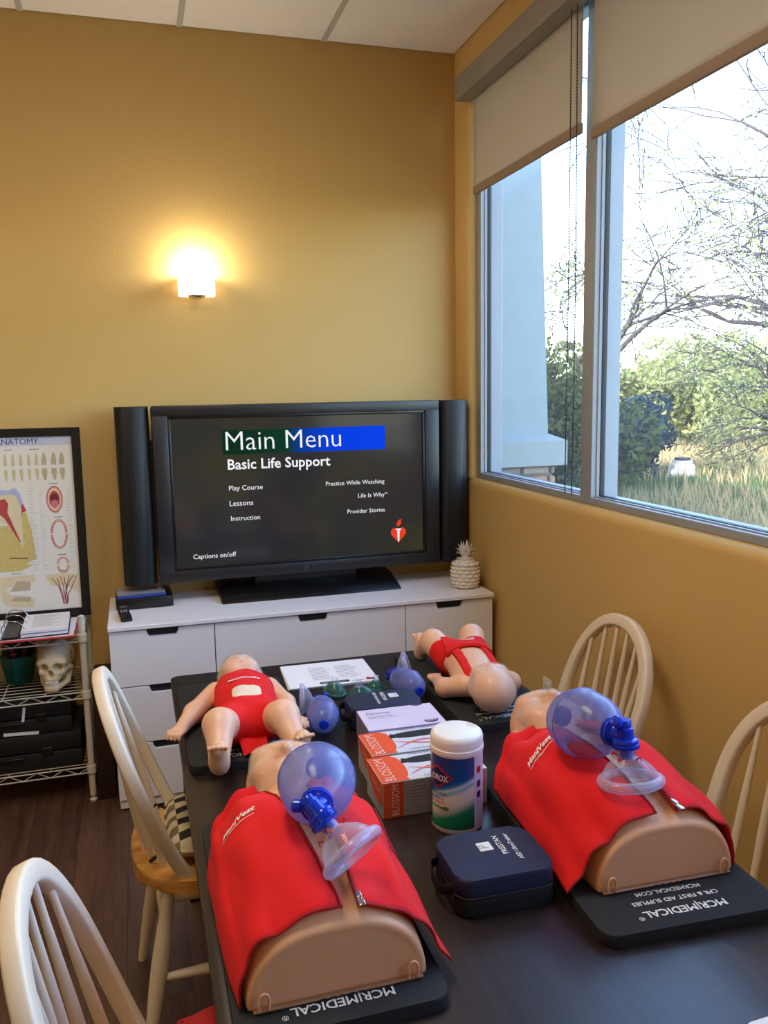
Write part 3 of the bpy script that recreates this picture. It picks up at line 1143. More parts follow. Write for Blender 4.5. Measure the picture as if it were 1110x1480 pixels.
def flat_scr(g, u0, v0, lift):
    return [(SX0 + u0 * (SX1 - SX0) + x - TO[0], TVY + 0.0138 - lift - TO[1], SZ0 + v0 * (SZ1 - SZ0) + y - TO[2]) for x, y, z in g[0]], g[1]


obj('menu_banner', [g_poly([scr_pt(0.190, 0.752), scr_pt(0.842, 0.752), scr_pt(0.842, 0.918), scr_pt(0.190, 0.918)])], mat_banner(), scr, 0)
SW = SX1 - SX0


def scr_text(s, u, v, w, align='L', weight=0.0):
    obj('lettering', [flat_scr(fit_w(text_geo(s, 0.1, weight=weight), w * SW, align), u, v, 0.0014)], M_SWHITE, scr, 0)


scr_text('Main Menu', 0.203, 0.782, 0.455, 'L', -0.008)
scr_text('Basic Life Support', 0.207, 0.652, 0.405, 'L', 0.016)
scr_text('Play Course', 0.208, 0.508, 0.131)
scr_text('Lessons', 0.208, 0.402, 0.091)
scr_text('Instruction', 0.211, 0.300, 0.113)
scr_text('Captions on/off', 0.060, 0.052, 0.165)
scr_text('Practice While Watching', 0.836, 0.508, 0.244, 'R')
scr_text('Life Is Why', 0.836, 0.412, 0.112, 'R')
scr_text('™', 0.848, 0.422, 0.011, 'R')
scr_text('Provider Stories', 0.836, 0.302, 0.158, 'R')
# heart and torch emblem
hp = []
for i in range(40):
    t = 2 * PI * i / 40
    hp.append((16 * math.sin(t) ** 3 / 16 * 0.036, (13 * math.cos(t) - 5 * math.cos(2 * t) - 2 * math.cos(3 * t) - math.cos(4 * t)) / 16 * 0.040))
obj('heart_emblem', [flat_scr(g_poly([(x, y, 0) for x, y in hp[::-1]]), 0.893, 0.130, 0.0010)], M_SRED, scr, 0)
obj('flame_emblem', [flat_scr(g_poly([(-0.006, 0.036, 0), (0.004, 0.038, 0), (0.014, 0.05, 0), (0.012, 0.063, 0), (0.016, 0.072, 0), (0.002, 0.064, 0), (-0.008, 0.05, 0)]), 0.893, 0.130, 0.0011)], M_SRED, scr, 0)
obj('torch_emblem', [flat_scr(g_poly([(-0.003, -0.034, 0), (0.003, -0.034, 0), (0.006, 0.016, 0), (-0.006, 0.016, 0)]), 0.893, 0.130, 0.0016),
                     flat_scr(g_poly([(-0.013, 0.018, 0), (0.013, 0.018, 0), (0.011, 0.026, 0), (-0.011, 0.026, 0)]), 0.893, 0.130, 0.0016)], M_SWHITE, scr, 0)
obj('logo_plate', [bar(-0.807, -0.785, 0.861, 0.879, TVY - 0.001, TVY + 0.002, 0)], M_CHROME, tv)
obj('logo_lettering', [L(([(x - 0.796, TVY - 0.0016, y + 0.866) for x, y, z in fit_w(text_geo('hp', 0.02, shear=0.3), 0.014)[0]], fit_w(text_geo('hp', 0.02, shear=0.3), 0.014)[1]), TO)], M_INK, tv, 0)
for k in range(6):
    obj('button', [bar(-0.33 + 0.022 * k, -0.32 + 0.022 * k, 0.872, 0.875, TVY - 0.002, TVY + 0.002, 0)], M_GREY, tv)


def speaker(x0, x1, side):
    c, hw = (x0 + x1) / 2, (x1 - x0) / 2
    P = []
    for i in range(13):
        a = PI * i / 12
        P.append((c - hw * math.cos(a), -0.052 * math.sin(a) ** 0.7))
    P += [(x1, 0.06), (x0, 0.06)]
    v, f = g_prism(P, 0.843, 1.591, 0.003, 1)
    s = obj('side_speaker', [L(([(x, y + TVY + 0.05, z) for x, y, z in v], f), TO)], mat('speaker_grille', rgb(14, 14, 16), 0.55, bump=0.2, bscale=700), tv)


speaker(-1.570, -1.434, -1)
speaker(-0.158, -0.018, 1)
for bx in (-1.432, -0.160):
    obj('speaker_bracket', [bar(bx - 0.01, bx + 0.01, 1.0, 1.45, TVY + 0.04, TVY + 0.07, 0)], M_BLACK, tv)
# stand: broad sloped foot and neck
v, f = g_prism([(-0.30, 0.0), (0.0, 0.0), (0.0, 0.052), (-0.12, 0.052), (-0.285, 0.014)], -1.18, -0.385, 0.004, 2)
obj('stand_foot', [L(([(z, x - 0.004, y + CH) for x, y, z in v], f), TO)], mat('tv_stand_black', rgb(18, 18, 20), 0.28), tv)
obj('stand_neck', [bar(-1.02, -0.56, CH + 0.04, 0.86, TVY + 0.05, TVY + 0.12)], M_BLACK, tv)

# ------------------------------------------------------------------ disc player, disc case, remote
dp = thing('disc_player', 'small black disc player at the left end of the console', 'disc player', (-1.495, -0.155, CH), math.radians(2))
obj('case', [g_box(-0.115, 0.115, -0.105, 0.10, 0.004, 0.047, 0.003, 2)], M_BLACK, dp)
obj('tray', [g_box(-0.03, 0.06, -0.108, -0.104, 0.026, 0.036)], M_BLACKM, dp)
obj('display', [g_box(0.02, 0.05, -0.1075, -0.1045, 0.013, 0.022)], M_GREY, dp)
obj('lettering', [([(x - 0.085, -0.1075, y + 0.014) for x, y, z in fit_w(text_geo('SONY', 0.01), 0.03)[0]], fit_w(text_geo('SONY', 0.01), 0.03)[1])], M_INKG, dp, 0)
for k in range(4):
    obj('foot', [g_cyl(((-1) ** k * 0.09, (-0.08 if k < 2 else 0.08), 0), ((-1) ** k * 0.09, (-0.08 if k < 2 else 0.08), 0.006), 0.008, n=8)], M_BLACK, dp)
dc = thing('disc_case', 'clear topped disc case lying on the disc player', 'disc case', (-1.505, -0.175, CH + 0.0475), math.radians(4))
obj('tray', [g_box(-0.10, 0.095, -0.075, 0.065, 0, 0.012, 0.001, 1)], mat('disc_case_blue', rgb(40, 70, 150), 0.3), dc)
obj('sleeve_print', [g_box(-0.095, 0.09, -0.07, 0.06, 0.0122, 0.0128)], mat('disc_case_print', rgb(150, 140, 150), 0.25, var=0.3, vscale=25, col2=rgb(90, 60, 70)), dc)
obj('cover', [g_box(-0.10, 0.095, -0.075, 0.065, 0.0132, 0.0155, 0.0006, 1)], mat_clear('clear_case_plastic', (0.95, 0.95, 0.97, 1), (0.5, 0.5, 0.55, 1), 0.06, 0.05), dc)
rm = thing('remote_control', 'small black remote control lying in front of the disc player', 'remote', (-1.572, -0.375, CH), math.radians(6))
obj('body', [g_prism(round_rect(-0.022, 0.022, -0.075, 0.075, 0.008, 4), 0, 0.016, 0.003, 2)], M_BLACK, rm)
for j in range(6):
    for i in range(3):
        obj('key', [g_box(-0.014 + i * 0.0105, -0.007 + i * 0.0105, -0.055 + j * 0.02, -0.045 + j * 0.02, 0.016, 0.0185, 0.0008, 1)], M_GREY if j < 4 else M_INKG, rm)

# ------------------------------------------------------------------ white ceramic pineapple
pn = thing('pineapple_jar', 'white ceramic pineapple jar standing on the console', 'jar', (-0.105, -0.37, CH))
M_CER = mat('white_ceramic', rgb(236, 226, 214), 0.22, var=0.02, coat=0.4)


def pine(u, v):
    a = 2 * PI * u
    z = 0.138 * v
    r = 0.046 + 0.014 * math.sin(PI * min(1, v * 1.02)) ** 0.8
    if v > 0.8:
        r *= math.sqrt(max(0.0, 1 - ((v - 0.8) / 0.2) ** 2 * 0.85))
    if v < 0.08:
        r *= 0.93 + 0.07 * v / 0.08
    k, rows_ = 12, 8
    row = v * rows_
    fr = row - math.floor(row)
    ph = (u * k + 0.5 * (int(row) % 2)) % 1.0
    bmp = max(0.0, 1 - ((ph - 0.5) / 0.52) ** 2 - ((fr - 0.5) / 0.52) ** 2)
    env = 1.0 if 0.05 < v < 0.9 else 0.2
    rr = r - 0.003 + 0.0125 * (bmp ** 0.6) * env
    if 0.70 < v < 0.725:
        rr = r - 0.001
    return (rr * math.cos(a), rr * math.sin(a), z)


g1 = g_grid(pine, 130, 72)
obj('body', [g1, g_lathe([(0.0, 0.0005), (0.044, 0.0005)], 40)], M_CER, pn, 180)
obj('lid_rim', [g_lathe([(0.040, 0.134), (0.0, 0.141)], 32)], M_CER, pn, 60)
for ring, (nl, ln, tilt, z0, w) in enumerate(((8, 0.042, 1.05, 0.146, 0.010), (8, 0.052, 0.75, 0.150, 0.010), (7, 0.060, 0.45, 0.153, 0.009), (4, 0.066, 0.2, 0.156, 0.008))):
    for k in range(nl):
        a = 2 * PI * (k + 0.5 * (ring % 2)) / nl
        pts = []
        for i in range(6):
            s = i / 5
            rr = 0.008 + math.sin(tilt) * ln * (s ** 1.3)
            zz = z0 - 0.008 + ln * s * math.cos(tilt * s)
            pts.append((rr * math.cos(a), rr * math.sin(a), zz))
        obj('crown_leaf', [g_tube(pts, [w * 0.8, w, w * 0.95, w * 0.75, w * 0.45, 0.001], 8, flat=(0.35, 1.0, (math.cos(a), math.sin(a), 0.3)))], M_CER, pn, 60)
for k in range(10):
    a = 2 * PI * k / 10
    obj('vent_hole', [g_ell((0.049 * math.cos(a), 0.049 * math.sin(a), 0.1195), (0.0032, 0.0032, 0.0032), 8, 6)], M_INK, pn)
obj('crown_base', [g_lathe([(0.016, 0.134), (0.017, 0.146), (0.012, 0.155), (0.0, 0.157)], 20)], M_CER, pn, 60)

# ------------------------------------------------------------------ wall sconces
def sconce(label, x, z):
    t = thing('wall_sconce', label, 'wall lamp', (x, -0.0, z))
    w, d, h = 0.076, 0.105, 0.088
    P = round_rect(-w, w, -d, -0.004, 0.035, 5)
    v, f = [], []
    n = len(P)
    sh = MATS.get('sconce_shade')
    if not sh:
        sh, nt, out = new_mat('sconce_shade')
        tl = N(nt, 'ShaderNodeBsdfTranslucent')
        tl.inputs[0].default_value = (0.95, 0.9, 0.82, 1)
        df = N(nt, 'ShaderNodeBsdfPrincipled', Roughness=0.4)
        df.inputs['Base Color'].default_value = (0.85, 0.82, 0.78, 1)
        df.inputs['Emission Color'].default_value = (1.0, 0.90, 0.74, 1)
        df.inputs['Emission Strength'].default_value = 1.6
        mx = N(nt, 'ShaderNodeMixShader', Fac=0.6)
        nt.links.new(tl.outputs[0], mx.inputs[1])
        nt.links.new(df.outputs[0], mx.inputs[2])
        nt.links.new(mx.outputs[0], out.inputs[0])
    for zz in (0, h):
        v += [(px, py, zz) for px, py in P]
    f = [(i, (i + 1) % n, n + (i + 1) % n, n + i) for i in range(n)]
    s = obj('shade', [(v, f)], sh, t, 40)
    solidify(s, 0.004, -1)
    obj('bottom_light_stop', [g_prism([(px * 0.93, -0.054 + (py + 0.054) * 0.93) for px, py in P], 0.004, 0.008)], sh, t)  # plate added under the bulb to stop light spilling downward
    obj('wall_plate', [g_box(-0.05, 0.05, -0.003, 0.0, 0.012, 0.075)], M_WHITE, t)
    obj('lamp_holder', [g_cyl((0, -0.05, 0.008), (0, -0.05, 0.04), 0.014, n=14), g_box(-0.006, 0.006, -0.055, -0.002, 0.012, 0.022)], M_WHITE, t)
    obj('bottom_bowl', [g_lathe([(0.0, -0.012), (0.02, -0.011), (0.034, -0.005), (0.038, 0.002)], 24)], M_CHROME, t, 60).location = (0, -0.052, 0)
    blb = obj('bulb', [g_ell((0, -0.05, 0.062), (0.02, 0.02, 0.026), 16, 10)], mat_emit('bulb_glow', (1.0, 0.82, 0.55, 1), 30.0) if 'bulb_glow' not in MATS else MATS['bulb_glow'], t)
    lo = add_light('sconce_lamp', 'POINT', (0, -0.050, 0.105), 8.5, (1.0, 0.92, 0.76), shadow_soft_size=0.03)
    lo.parent = t
    return t


sconce('glowing white half box wall sconce above the television', -1.204, 2.052)
sconce('glowing white wall sconce left of the poster on the gold wall', -2.52, 2.052)

# ------------------------------------------------------------------ wall outlet
ot = thing('wall_outlet', 'white double power outlet low on the window wall', 'outlet', (0, -0.968, 0.46), 0)
obj('plate', [g_box(-0.006, 0.0, -0.035, 0.035, -0.057, 0.057, 0.002, 2)], mat('outlet_white', rgb(232, 226, 214), 0.4), ot)
for zc in (-0.024, 0.024):
    s = obj('socket', [xf(g_prism(round_rect(-0.017, 0.017, -0.014, 0.014, 0.008, 4), 0, 0.003), TR((-0.005, 0, zc), (0, -PI / 2, 0)))], M_PAPER, ot)
    obj('slot', [g_box(-0.0085, -0.0078, -0.008, -0.006, zc - 0.004, zc + 0.006), g_box(-0.0085, -0.0078, 0.006, 0.008, zc - 0.004, zc + 0.006)], M_INK, s)

# ------------------------------------------------------------------ wire shelf unit
WX0, WX1, WY_F, WY_B = -2.36, -1.738, -0.371, -0.03
ws = thing('wire_shelf_unit', 'low white wire shelving unit under the poster', 'shelf', ((WX0 + WX1) / 2, (WY_F + WY_B) / 2, 0))
WO = ((WX0 + WX1) / 2, (WY_F + WY_B) / 2, 0)
M_WIRE = mat('cream_wire_coating', rgb(206, 200, 184), 0.4, var=0.03)
for px in (WX0, WX1):
    for py in (WY_F, WY_B):
        gs = [L(g_cyl((px, py, 0.03), (px, py, 0.775), 0.0125, n=14), WO), L(g_lathe([(0.0125, 0.775), (0.013, 0.778), (0.0, 0.784)], 14), (WO[0] - px, WO[1] - py, 0))]
        po = obj('post', gs, M_WIRE, ws)
        obj('levelling_foot', [L(g_lathe([(0.0, 0.0), (0.013, 0.002), (0.015, 0.012), (0.006, 0.018), (0.006, 0.03)], 14), (WO[0] - px, WO[1] - py, 0))], M_WIRE, po)
        for zc in (0.70, 0.465, 0.15):
            obj('collar', [L(g_lathe([(0.0135, zc - 0.03), (0.0185, zc - 0.024), (0.0175, zc + 0.006), (0.0135, zc + 0.008)], 14), (WO[0] - px, WO[1] - py, 0))], M_WIRE, po)
for zc in (0.70, 0.465, 0.15):
    rail = []
    for (ax_, ay, bx_, by) in ((WX0, WY_F, WX1, WY_F), (WX0, WY_B, WX1, WY_B), (WX0, WY_F, WX0, WY_B), (WX1, WY_F, WX1, WY_B)):
        for dz in (0, -0.026):
            rail.append(L(g_cyl((ax_, ay, zc + dz), (bx_, by, zc + dz), 0.0030, n=8), WO))
        ln = math.hypot(bx_ - ax_, by - ay)
        nzg = int(ln / 0.05)
        pts = []
        for i in range(nzg + 1):
            s = i / nzg
            pts.append((ax_ + (bx_ - ax_) * s - WO[0], ay + (by - ay) * s - WO[1], zc - (0.026 if i % 2 else 0.0)))
        rail.append(g_tube(pts, 0.0018, 6))
    sh = obj('shelf_frame', rail, M_WIRE, ws, 60)
    for k in range(9):
        yy = WY_F + (WY_B - WY_F) * (k + 0.5) / 9
        obj('deck_wire', [L(g_cyl((WX0, yy, zc + 0.004), (WX1, yy, zc + 0.004), 0.0016, n=6), WO)], M_WIRE, sh)
    for k in range(3):
        xx = WX0 + (WX1 - WX0) * (k + 1) / 4
        obj('cross_wire', [L(g_cyl((xx, WY_F, zc), (xx, WY_B, zc), 0.0028, n=6), WO)], M_WIRE, sh)

# dark narrow box on the floor beside the shelf
bxo = thing('wooden_box', 'narrow dark brown wooden box on the floor between shelf and console', 'box', (-1.683, -0.21, 0))
obj('body', [g_box(-0.033, 0.033, -0.165, 0.165, 0.0, 0.455, 0.004, 2)], M_DKWOOD, bxo)
obj('lid', [g_box(-0.036, 0.036, -0.168, 0.168, 0.456, 0.472, 0.003, 2)], M_DKWOOD, bxo)

# ------------------------------------------------------------------ table
TBX0, TBX1, TBY0, TBY1, TBZ = -1.428, -0.447, -3.12, -1.118, 0.74
tb = thing('dining_table', 'long dark espresso wood table covered with training gear', 'table', ((TBX0 + TBX1) / 2, (TBY0 + TBY1) / 2, 0))
TBO = ((TBX0 + TBX1) / 2, (TBY0 + TBY1) / 2, 0)
v, f = g_prism(round_rect(TBX0, TBX1, TBY0, TBY1, 0.022, 5), TBZ - 0.034, TBZ, 0.003, 2)
obj('table_top', [L((v, f), TBO)], M_TABLE, tb)
for (a, b, c, d) in ((TBX0 + 0.09, TBX1 - 0.09, TBY1 - 0.10, TBY1 - 0.078), (TBX0 + 0.09, TBX1 - 0.09, TBY0 + 0.078, TBY0 + 0.10),
                     (TBX0 + 0.078, TBX0 + 0.10, TBY0 + 0.09, TBY1 - 0.09), (TBX1 - 0.10, TBX1 - 0.078, TBY0 + 0.09, TBY1 - 0.09)):
    obj('apron', [L(g_box(a, b, c, d, TBZ - 0.115, TBZ - 0.034), TBO)], M_TABLE, tb)
for a in (TBX0 + 0.055, TBX1 - 0.055):
    for b in (TBY0 + 0.055, TBY1 - 0.055):
        obj('leg', [L(g_box(a - 0.034, a + 0.034, b - 0.034, b + 0.034, 0, TBZ - 0.034, 0.004, 2), TBO)], M_TABLE, tb)

# ------------------------------------------------------------------ bow-back chairs
def chair(label, cx, cy, rotz, group='bow back chairs at the table'):
    t = thing('dining_chair', label, 'chair', (cx, cy, 0), rotz, group)
    # seat: rounded shield, slightly saddled
    P = []
    for i in range(40):
        a = 2 * PI * i / 40
        c, s = math.cos(a), math.sin(a)
        rx = 0.225 if c > 0 else 0.205
        P.append((rx * abs(c) ** 0.75 * (1 if c > 0 else -1), (0.222 + 0.012 * c) * abs(s) ** 0.75 * (1 if s > 0 else -1)))
    obj('seat', [g_prism(P, 0.425, 0.462, 0.009, 3)], M_SEAT, t, 50)
    # bow: flat hoop leaning back
    zt, hw = 0.930, 0.205

    def back_x(z):
        s = max(0.0, (z - 0.455) / (zt - 0.455))
        return -0.075 - 0.18 * s ** 0.85
    pts = []
    for i in range(41):
        u = -1 + 2 * i / 40
        a = u * PI * 0.5
        # hoop outline: sides rise then close in a round arch
        q = abs(u)
        if q > 0.55:
            s = (1 - q) / 0.45
            y = (0.178 + 0.030 * math.sin(s * PI / 2)) * (1 if u > 0 else -1)
            z = 0.452 + 0.250 * s
        else:
            an = PI / 2 * (1 - q / 0.55)
            y = 0.208 * max(0.0, math.cos(an)) ** 0.92 * (1 if u > 0 else -1) if q > 0 else 0.0
            z = 0.702 + 0.228 * math.sin(an)
        pts.append((back_x(z), y, z))
    obj('back_bow', [g_tube(pts, 0.0190, 20, flat=(0.82, 1.0, (1.0, 0, 0.35)), sq=0.42)], M_CHAIR, t, 60)
    for k in range(6):
        s = (k - 2.5) / 2.5
        yb = 0.125 * s
        xb = -0.172 + 0.045 * s * s
        yt = 0.150 * s
        # height of bow at yt
        an = math.acos(min(1, (abs(yt) / 0.208) ** (1 / 0.92)))
        z1 = 0.702 + 0.228 * math.sin(an) - 0.006
        xt = back_x(z1)
        pp, rr = [], []
        for i in range(7):
            q = i / 6
            pp.append((xb + (xt - xb) * q, yb + (yt - yb) * q, 0.455 + (z1 - 0.455) * q))
            rr.append(0.0075 + 0.0035 * math.sin(PI * min(1, q * 1.25)) - 0.001 * q)
        obj('spindle', [g_tube(pp, rr, 10)], M_CHAIR, t, 60)
    feet = {}
    for sx in (-1, 1):
        for sy in (-1, 1):
            top = Vector((0.115 * sx, 0.135 * sy, 0.43))
            bot = Vector((0.185 * sx - 0.01, 0.195 * sy, 0.0))
            pp, rr = [], []
            for i in range(9):
                q = i / 8
                pp.append(tuple(top.lerp(bot, q)))
                rr.append([0.014, 0.016, 0.019, 0.0215, 0.022, 0.021, 0.018, 0.015, 0.0125][i])
            obj('leg', [g_tube(pp, rr, 12)], M_CHAIR, t, 60)
            feet[(sx, sy)] = (top, bot)
    mids = []
    for sy in (-1, 1):
        a = feet[(-1, sy)][0].lerp(feet[(-1, sy)][1], 0.56)
        b = feet[(1, sy)][0].lerp(feet[(1, sy)][1], 0.56)
        obj('stretcher', [g_tube([a, a.lerp(b, 0.5), b], [0.009, 0.0145, 0.009], 10)], M_CHAIR, t, 60)
        mids.append(a.lerp(b, 0.5))
    obj('stretcher', [g_tube([mids[0], mids[0].lerp(mids[1], 0.5), mids[1]], [0.009, 0.014, 0.009], 10)], M_CHAIR, t, 60)
    for sx in (-1, 1):
        a = feet[(sx, -1)][0].lerp(feet[(sx, -1)][1], 0.28 if sx < 0 else 0.36)
        b = feet[(sx, 1)][0].lerp(feet[(sx, 1)][1], 0.28 if sx < 0 else 0.36)
        obj('stretcher', [g_tube([a, a.lerp(b, 0.5), b], [0.008, 0.012, 0.008], 10)], M_CHAIR, t, 60)
    return t


CH_L1 = (-1.360, -1.630)
CH_L0 = (-1.442, -2.578)
chair('white bow back chair with amber seat and checked cushion, left of the table', CH_L1[0], CH_L1[1], math.radians(1.5))
chair('nearest white bow back chair at lower left with a red cushion', CH_L0[0], CH_L0[1], math.radians(0))
chair('white bow back chair against the window wall beside the outlet', -0.350, -1.625, PI - math.radians(2))
chair('white bow back chair at the right edge beside the reclining torso', -0.34, -2.39, PI)


def cushion(name, label, cx, cy, z, rx, ry, h, m, rotz=0.0, ties=True):
    t = thing(name, label, 'cushion', (cx, cy, z), rotz)

    def up(u, v):
        x, y = 2 * u - 1, 2 * v - 1
        e = max(0.0, (1 - x ** 4)) * max(0.0, (1 - y ** 4))
        sx_ = x * (1 - 0.06 * y * y)
        sy_ = y * (1 - 0.06 * x * x)
        return (sx_ * rx, sy_ * ry, h * 0.5 + h * 0.5 * e ** 0.45 + 0.002 * math.sin(9 * x) * math.sin(8 * y + 1))

    def dn(u, v):
        x, y, zz = up(u, v)
        return (x, y, max(0.0, h * 0.5 - (zz - h * 0.5)))
    a, b = g_grid(up, 28, 28), g_grid(dn, 28, 28)
    obj('pad', [a, (b[0], [q[::-1] for q in b[1]])], m, t, 180)
    ed = [up(i / 28, 0) for i in range(28)] + [up(1, i / 28) for i in range(28)] + [up(1 - i / 28, 1) for i in range(28)] + [up(0, 1 - i / 28) for i in range(28)]
    obj('piping', [g_tube(ed, 0.004, 6, closed=True)], m, t, 60)
    if ties:
        obj('tie', [g_tube([(-rx * 0.95, ry * 0.7, h * 0.5), (-rx - 0.02, ry * 0.72, h * 0.7), (-rx - 0.05, ry * 0.70, h * 0.2), (-rx - 0.06, ry * 0.6, 0.004)], 0.004, 6)], M_BLACKM, t, 60)
        obj('tie', [g_tube([(-rx * 0.95, -ry * 0.7, h * 0.5), (-rx - 0.025, -ry * 0.72, h * 0.3), (-rx - 0.045, -ry * 0.62, 0.004), (-rx - 0.03, -ry * 0.5, 0.004)], 0.004, 6)], M_BLACKM, t, 60)
    return t


def mat_check():
    m, nt, out = new_mat('checked_cushion_cloth')
    p = N(nt, 'ShaderNodeBsdfPrincipled', Roughness=0.85)
    tc = N(nt, 'ShaderNodeTexCoord')
    mp = N(nt, 'ShaderNodeMapping')
    mp.inputs['Scale'].default_value = (1, 1, 0.0)
    nt.links.new(tc.outputs['Object'], mp.inputs[0])
    c1 = N(nt, 'ShaderNodeTexChecker', Scale=33.0)
    c1.inputs['Color1'].default_value = rgb(196, 178, 142)
    c1.inputs['Color2'].default_value = rgb(26, 18, 15)
    c2 = N(nt, 'ShaderNodeTexChecker', Scale=33.0)
    c2.inputs['Color1'].default_value = rgb(196, 178, 142)
    c2.inputs['Color2'].default_value = rgb(112, 94, 72)
    st = N(nt, 'ShaderNodeTexChecker', Scale=16.5)
    st.inputs['Color1'].default_value = (0, 0, 0, 1)
    st.inputs['Color2'].default_value = (1, 1, 1, 1)
    mps = N(nt, 'ShaderNodeMapping')
    mps.inputs['Scale'].default_value = (1, 0, 0)
    nt.links.new(tc.outputs['Object'], mps.inputs[0])
    nt.links.new(mps.outputs[0], st.inputs['Vector'])
    for c in (c1, c2):
        nt.links.new(mp.outputs[0], c.inputs['Vector'])
    mx = N(nt, 'ShaderNodeMix', data_type='RGBA')
    nt.links.new(st.outputs['Fac'], mx.inputs[0])
    nt.links.new(c1.outputs[0], mx.inputs[6])
    nt.links.new(c2.outputs[0], mx.inputs[7])
    nt.links.new(mx.outputs[2], p.inputs['Base Color'])
    nt.links.new(p.outputs[0], out.inputs[0])
    return m


def mat_quilt():
    m, nt, out = new_mat('red_quilted_cloth')
    p = N(nt, 'ShaderNodeBsdfPrincipled', Roughness=0.8)
    p.inputs['Base Color'].default_value = rgb(176, 22, 24)
    tc = N(nt, 'ShaderNodeTexCoord')
    hs = []
    for ang in (math.radians(45), math.radians(-45)):
        mp = N(nt, 'ShaderNodeMapping')
        mp.inputs['Rotation'].default_value = (0, 0, ang)
        nt.links.new(tc.outputs['Object'], mp.inputs[0])
        w = N(nt, 'ShaderNodeTexWave', Scale=9.0)
        nt.links.new(mp.outputs[0], w.inputs['Vector'])
        hs.append(w)
    mn = N(nt, 'ShaderNodeMath', operation='MINIMUM')
    nt.links.new(hs[0].outputs['Fac'], mn.inputs[0])
    nt.links.new(hs[1].outputs['Fac'], mn.inputs[1])
    pw = N(nt, 'ShaderNodeMath', operation='POWER')
    nt.links.new(mn.outputs[0], pw.inputs[0])
    pw.inputs[1].default_value = 0.3
    b = N(nt, 'ShaderNodeBump', Strength=0.7, Distance=0.006)
    nt.links.new(pw.outputs[0], b.inputs['Height'])
    nt.links.new(b.outputs[0], p.inputs['Normal'])
    nt.links.new(p.outputs[0], out.inputs[0])
    return m


cushion('seat_cushion', 'brown and tan checked cushion on the left chair seat', CH_L1[0] + 0.035, CH_L1[1] - 0.005, 0.4635, 0.150, 0.148, 0.080, mat_check(), 0.02)
cushion('seat_cushion', 'red quilted cushion on the nearest left chair', CH_L0[0] + 0.095, CH_L0[1] + 0.010, 0.4635, 0.140, 0.215, 0.080, mat_quilt(), 0.0, False)

# ------------------------------------------------------------------ foam mats with printed lettering
M_MAT = mat('black_foam', rgb(27, 27, 28), 0.82, var=0.12, vscale=200, bump=0.25, bscale=500)
M_PRINT = mat('white_print', rgb(226, 224, 218), 0.7, var=0.01)
MATH = 0.024
MZ = TBZ + MATH


def foam_mat(label, cx, cy, w, l, rotz, tw=1.0):
    t = thing('foam_mat', label, 'mat', (cx, cy, TBZ), rotz, 'printed foam kneeling mats')
    obj('pad', [g_prism(round_rect(-w / 2, w / 2, -l / 2, l / 2, 0.028, 6), 0, MATH, 0.003, 2)], M_MAT, t)
    R180 = Matrix.Rotation(PI, 4, 'Z')
    y0 = -l / 2
    for s, y, wd, wt in (('MCR|MEDICAL', 0.028, 0.155, 0.018), ('CPR & FIRST AID SUPPLIES', 0.062, 0.165, 0.012), ('MCRMEDICAL.COM', 0.086, 0.125, 0.012)):
        g = fit_w(text_geo(s, 0.03, weight=wt), wd * tw)
        h = max(p[1] for p in g[0])
        g = xf(g, Matrix.Translation((0.0, y0 + y + h, MATH + 0.0008)) @ R180)
        obj('lettering', [g], M_PRINT, t, 0)
    g = fit_w(text_geo('®', 0.02), 0.010)
    obj('lettering', [xf(g, Matrix.Translation((-0.086 * tw, y0 + 0.034, MATH + 0.0008)) @ R180)], M_PRINT, t, 0)
    return t


foam_mat('black foam mat under the infant manikin lying with feet toward the viewer', -1.262, -1.577, 0.305, 0.585, 0.0)
foam_mat('black foam mat under the infant manikin lying with head toward the viewer', -0.565, -1.525, 0.275, 0.66, 0.0)
foam_mat('black foam mat under the nearer adult torso manikin', -1.252, -2.455, 0.315, 0.62, 0.0)
foam_mat('black foam mat under the adult torso manikin beside the window wall', -0.632, -2.42, 0.335, 0.62, math.radians(-3.0))

# ------------------------------------------------------------------ adult torso manikins
def mat_skin(name, c1, c2):
    return mat(name, c2, 0.42, var=0.03, vscale=6, col2=c1, sss=0.12, bump=0.04, bscale=260)


M_SKIN = mat_skin('manikin_skin', rgb(222, 164, 120), rgb(228, 174, 132))
M_SKINB = mat_skin('infant_skin', rgb(226, 174, 140), rgb(232, 184, 152))
M_RED = mat('red_cloth', rgb(220, 8, 14), 0.88, var=0.05, vscale=5, bump=0.25, bscale=420, )
M_SHIELD = mat_clear('clear_face_film', (0.97, 0.96, 0.95, 1), (0.75, 0.72, 0.70, 1), 0.03, 0.06, 0.7)


def t_w(y):
    return np.interp(y, [0, 0.06, 0.2, 0.34, 0.40, 0.46], [0.136, 0.140, 0.148, 0.154, 0.146, 0.115])


def t_h(y):
    return np.interp(y, [0, 0.03, 0.12, 0.24, 0.33, 0.40, 0.46], [0.108, 0.124, 0.143, 0.150, 0.142, 0.118, 0.085])


HEAD_DX = 0.012


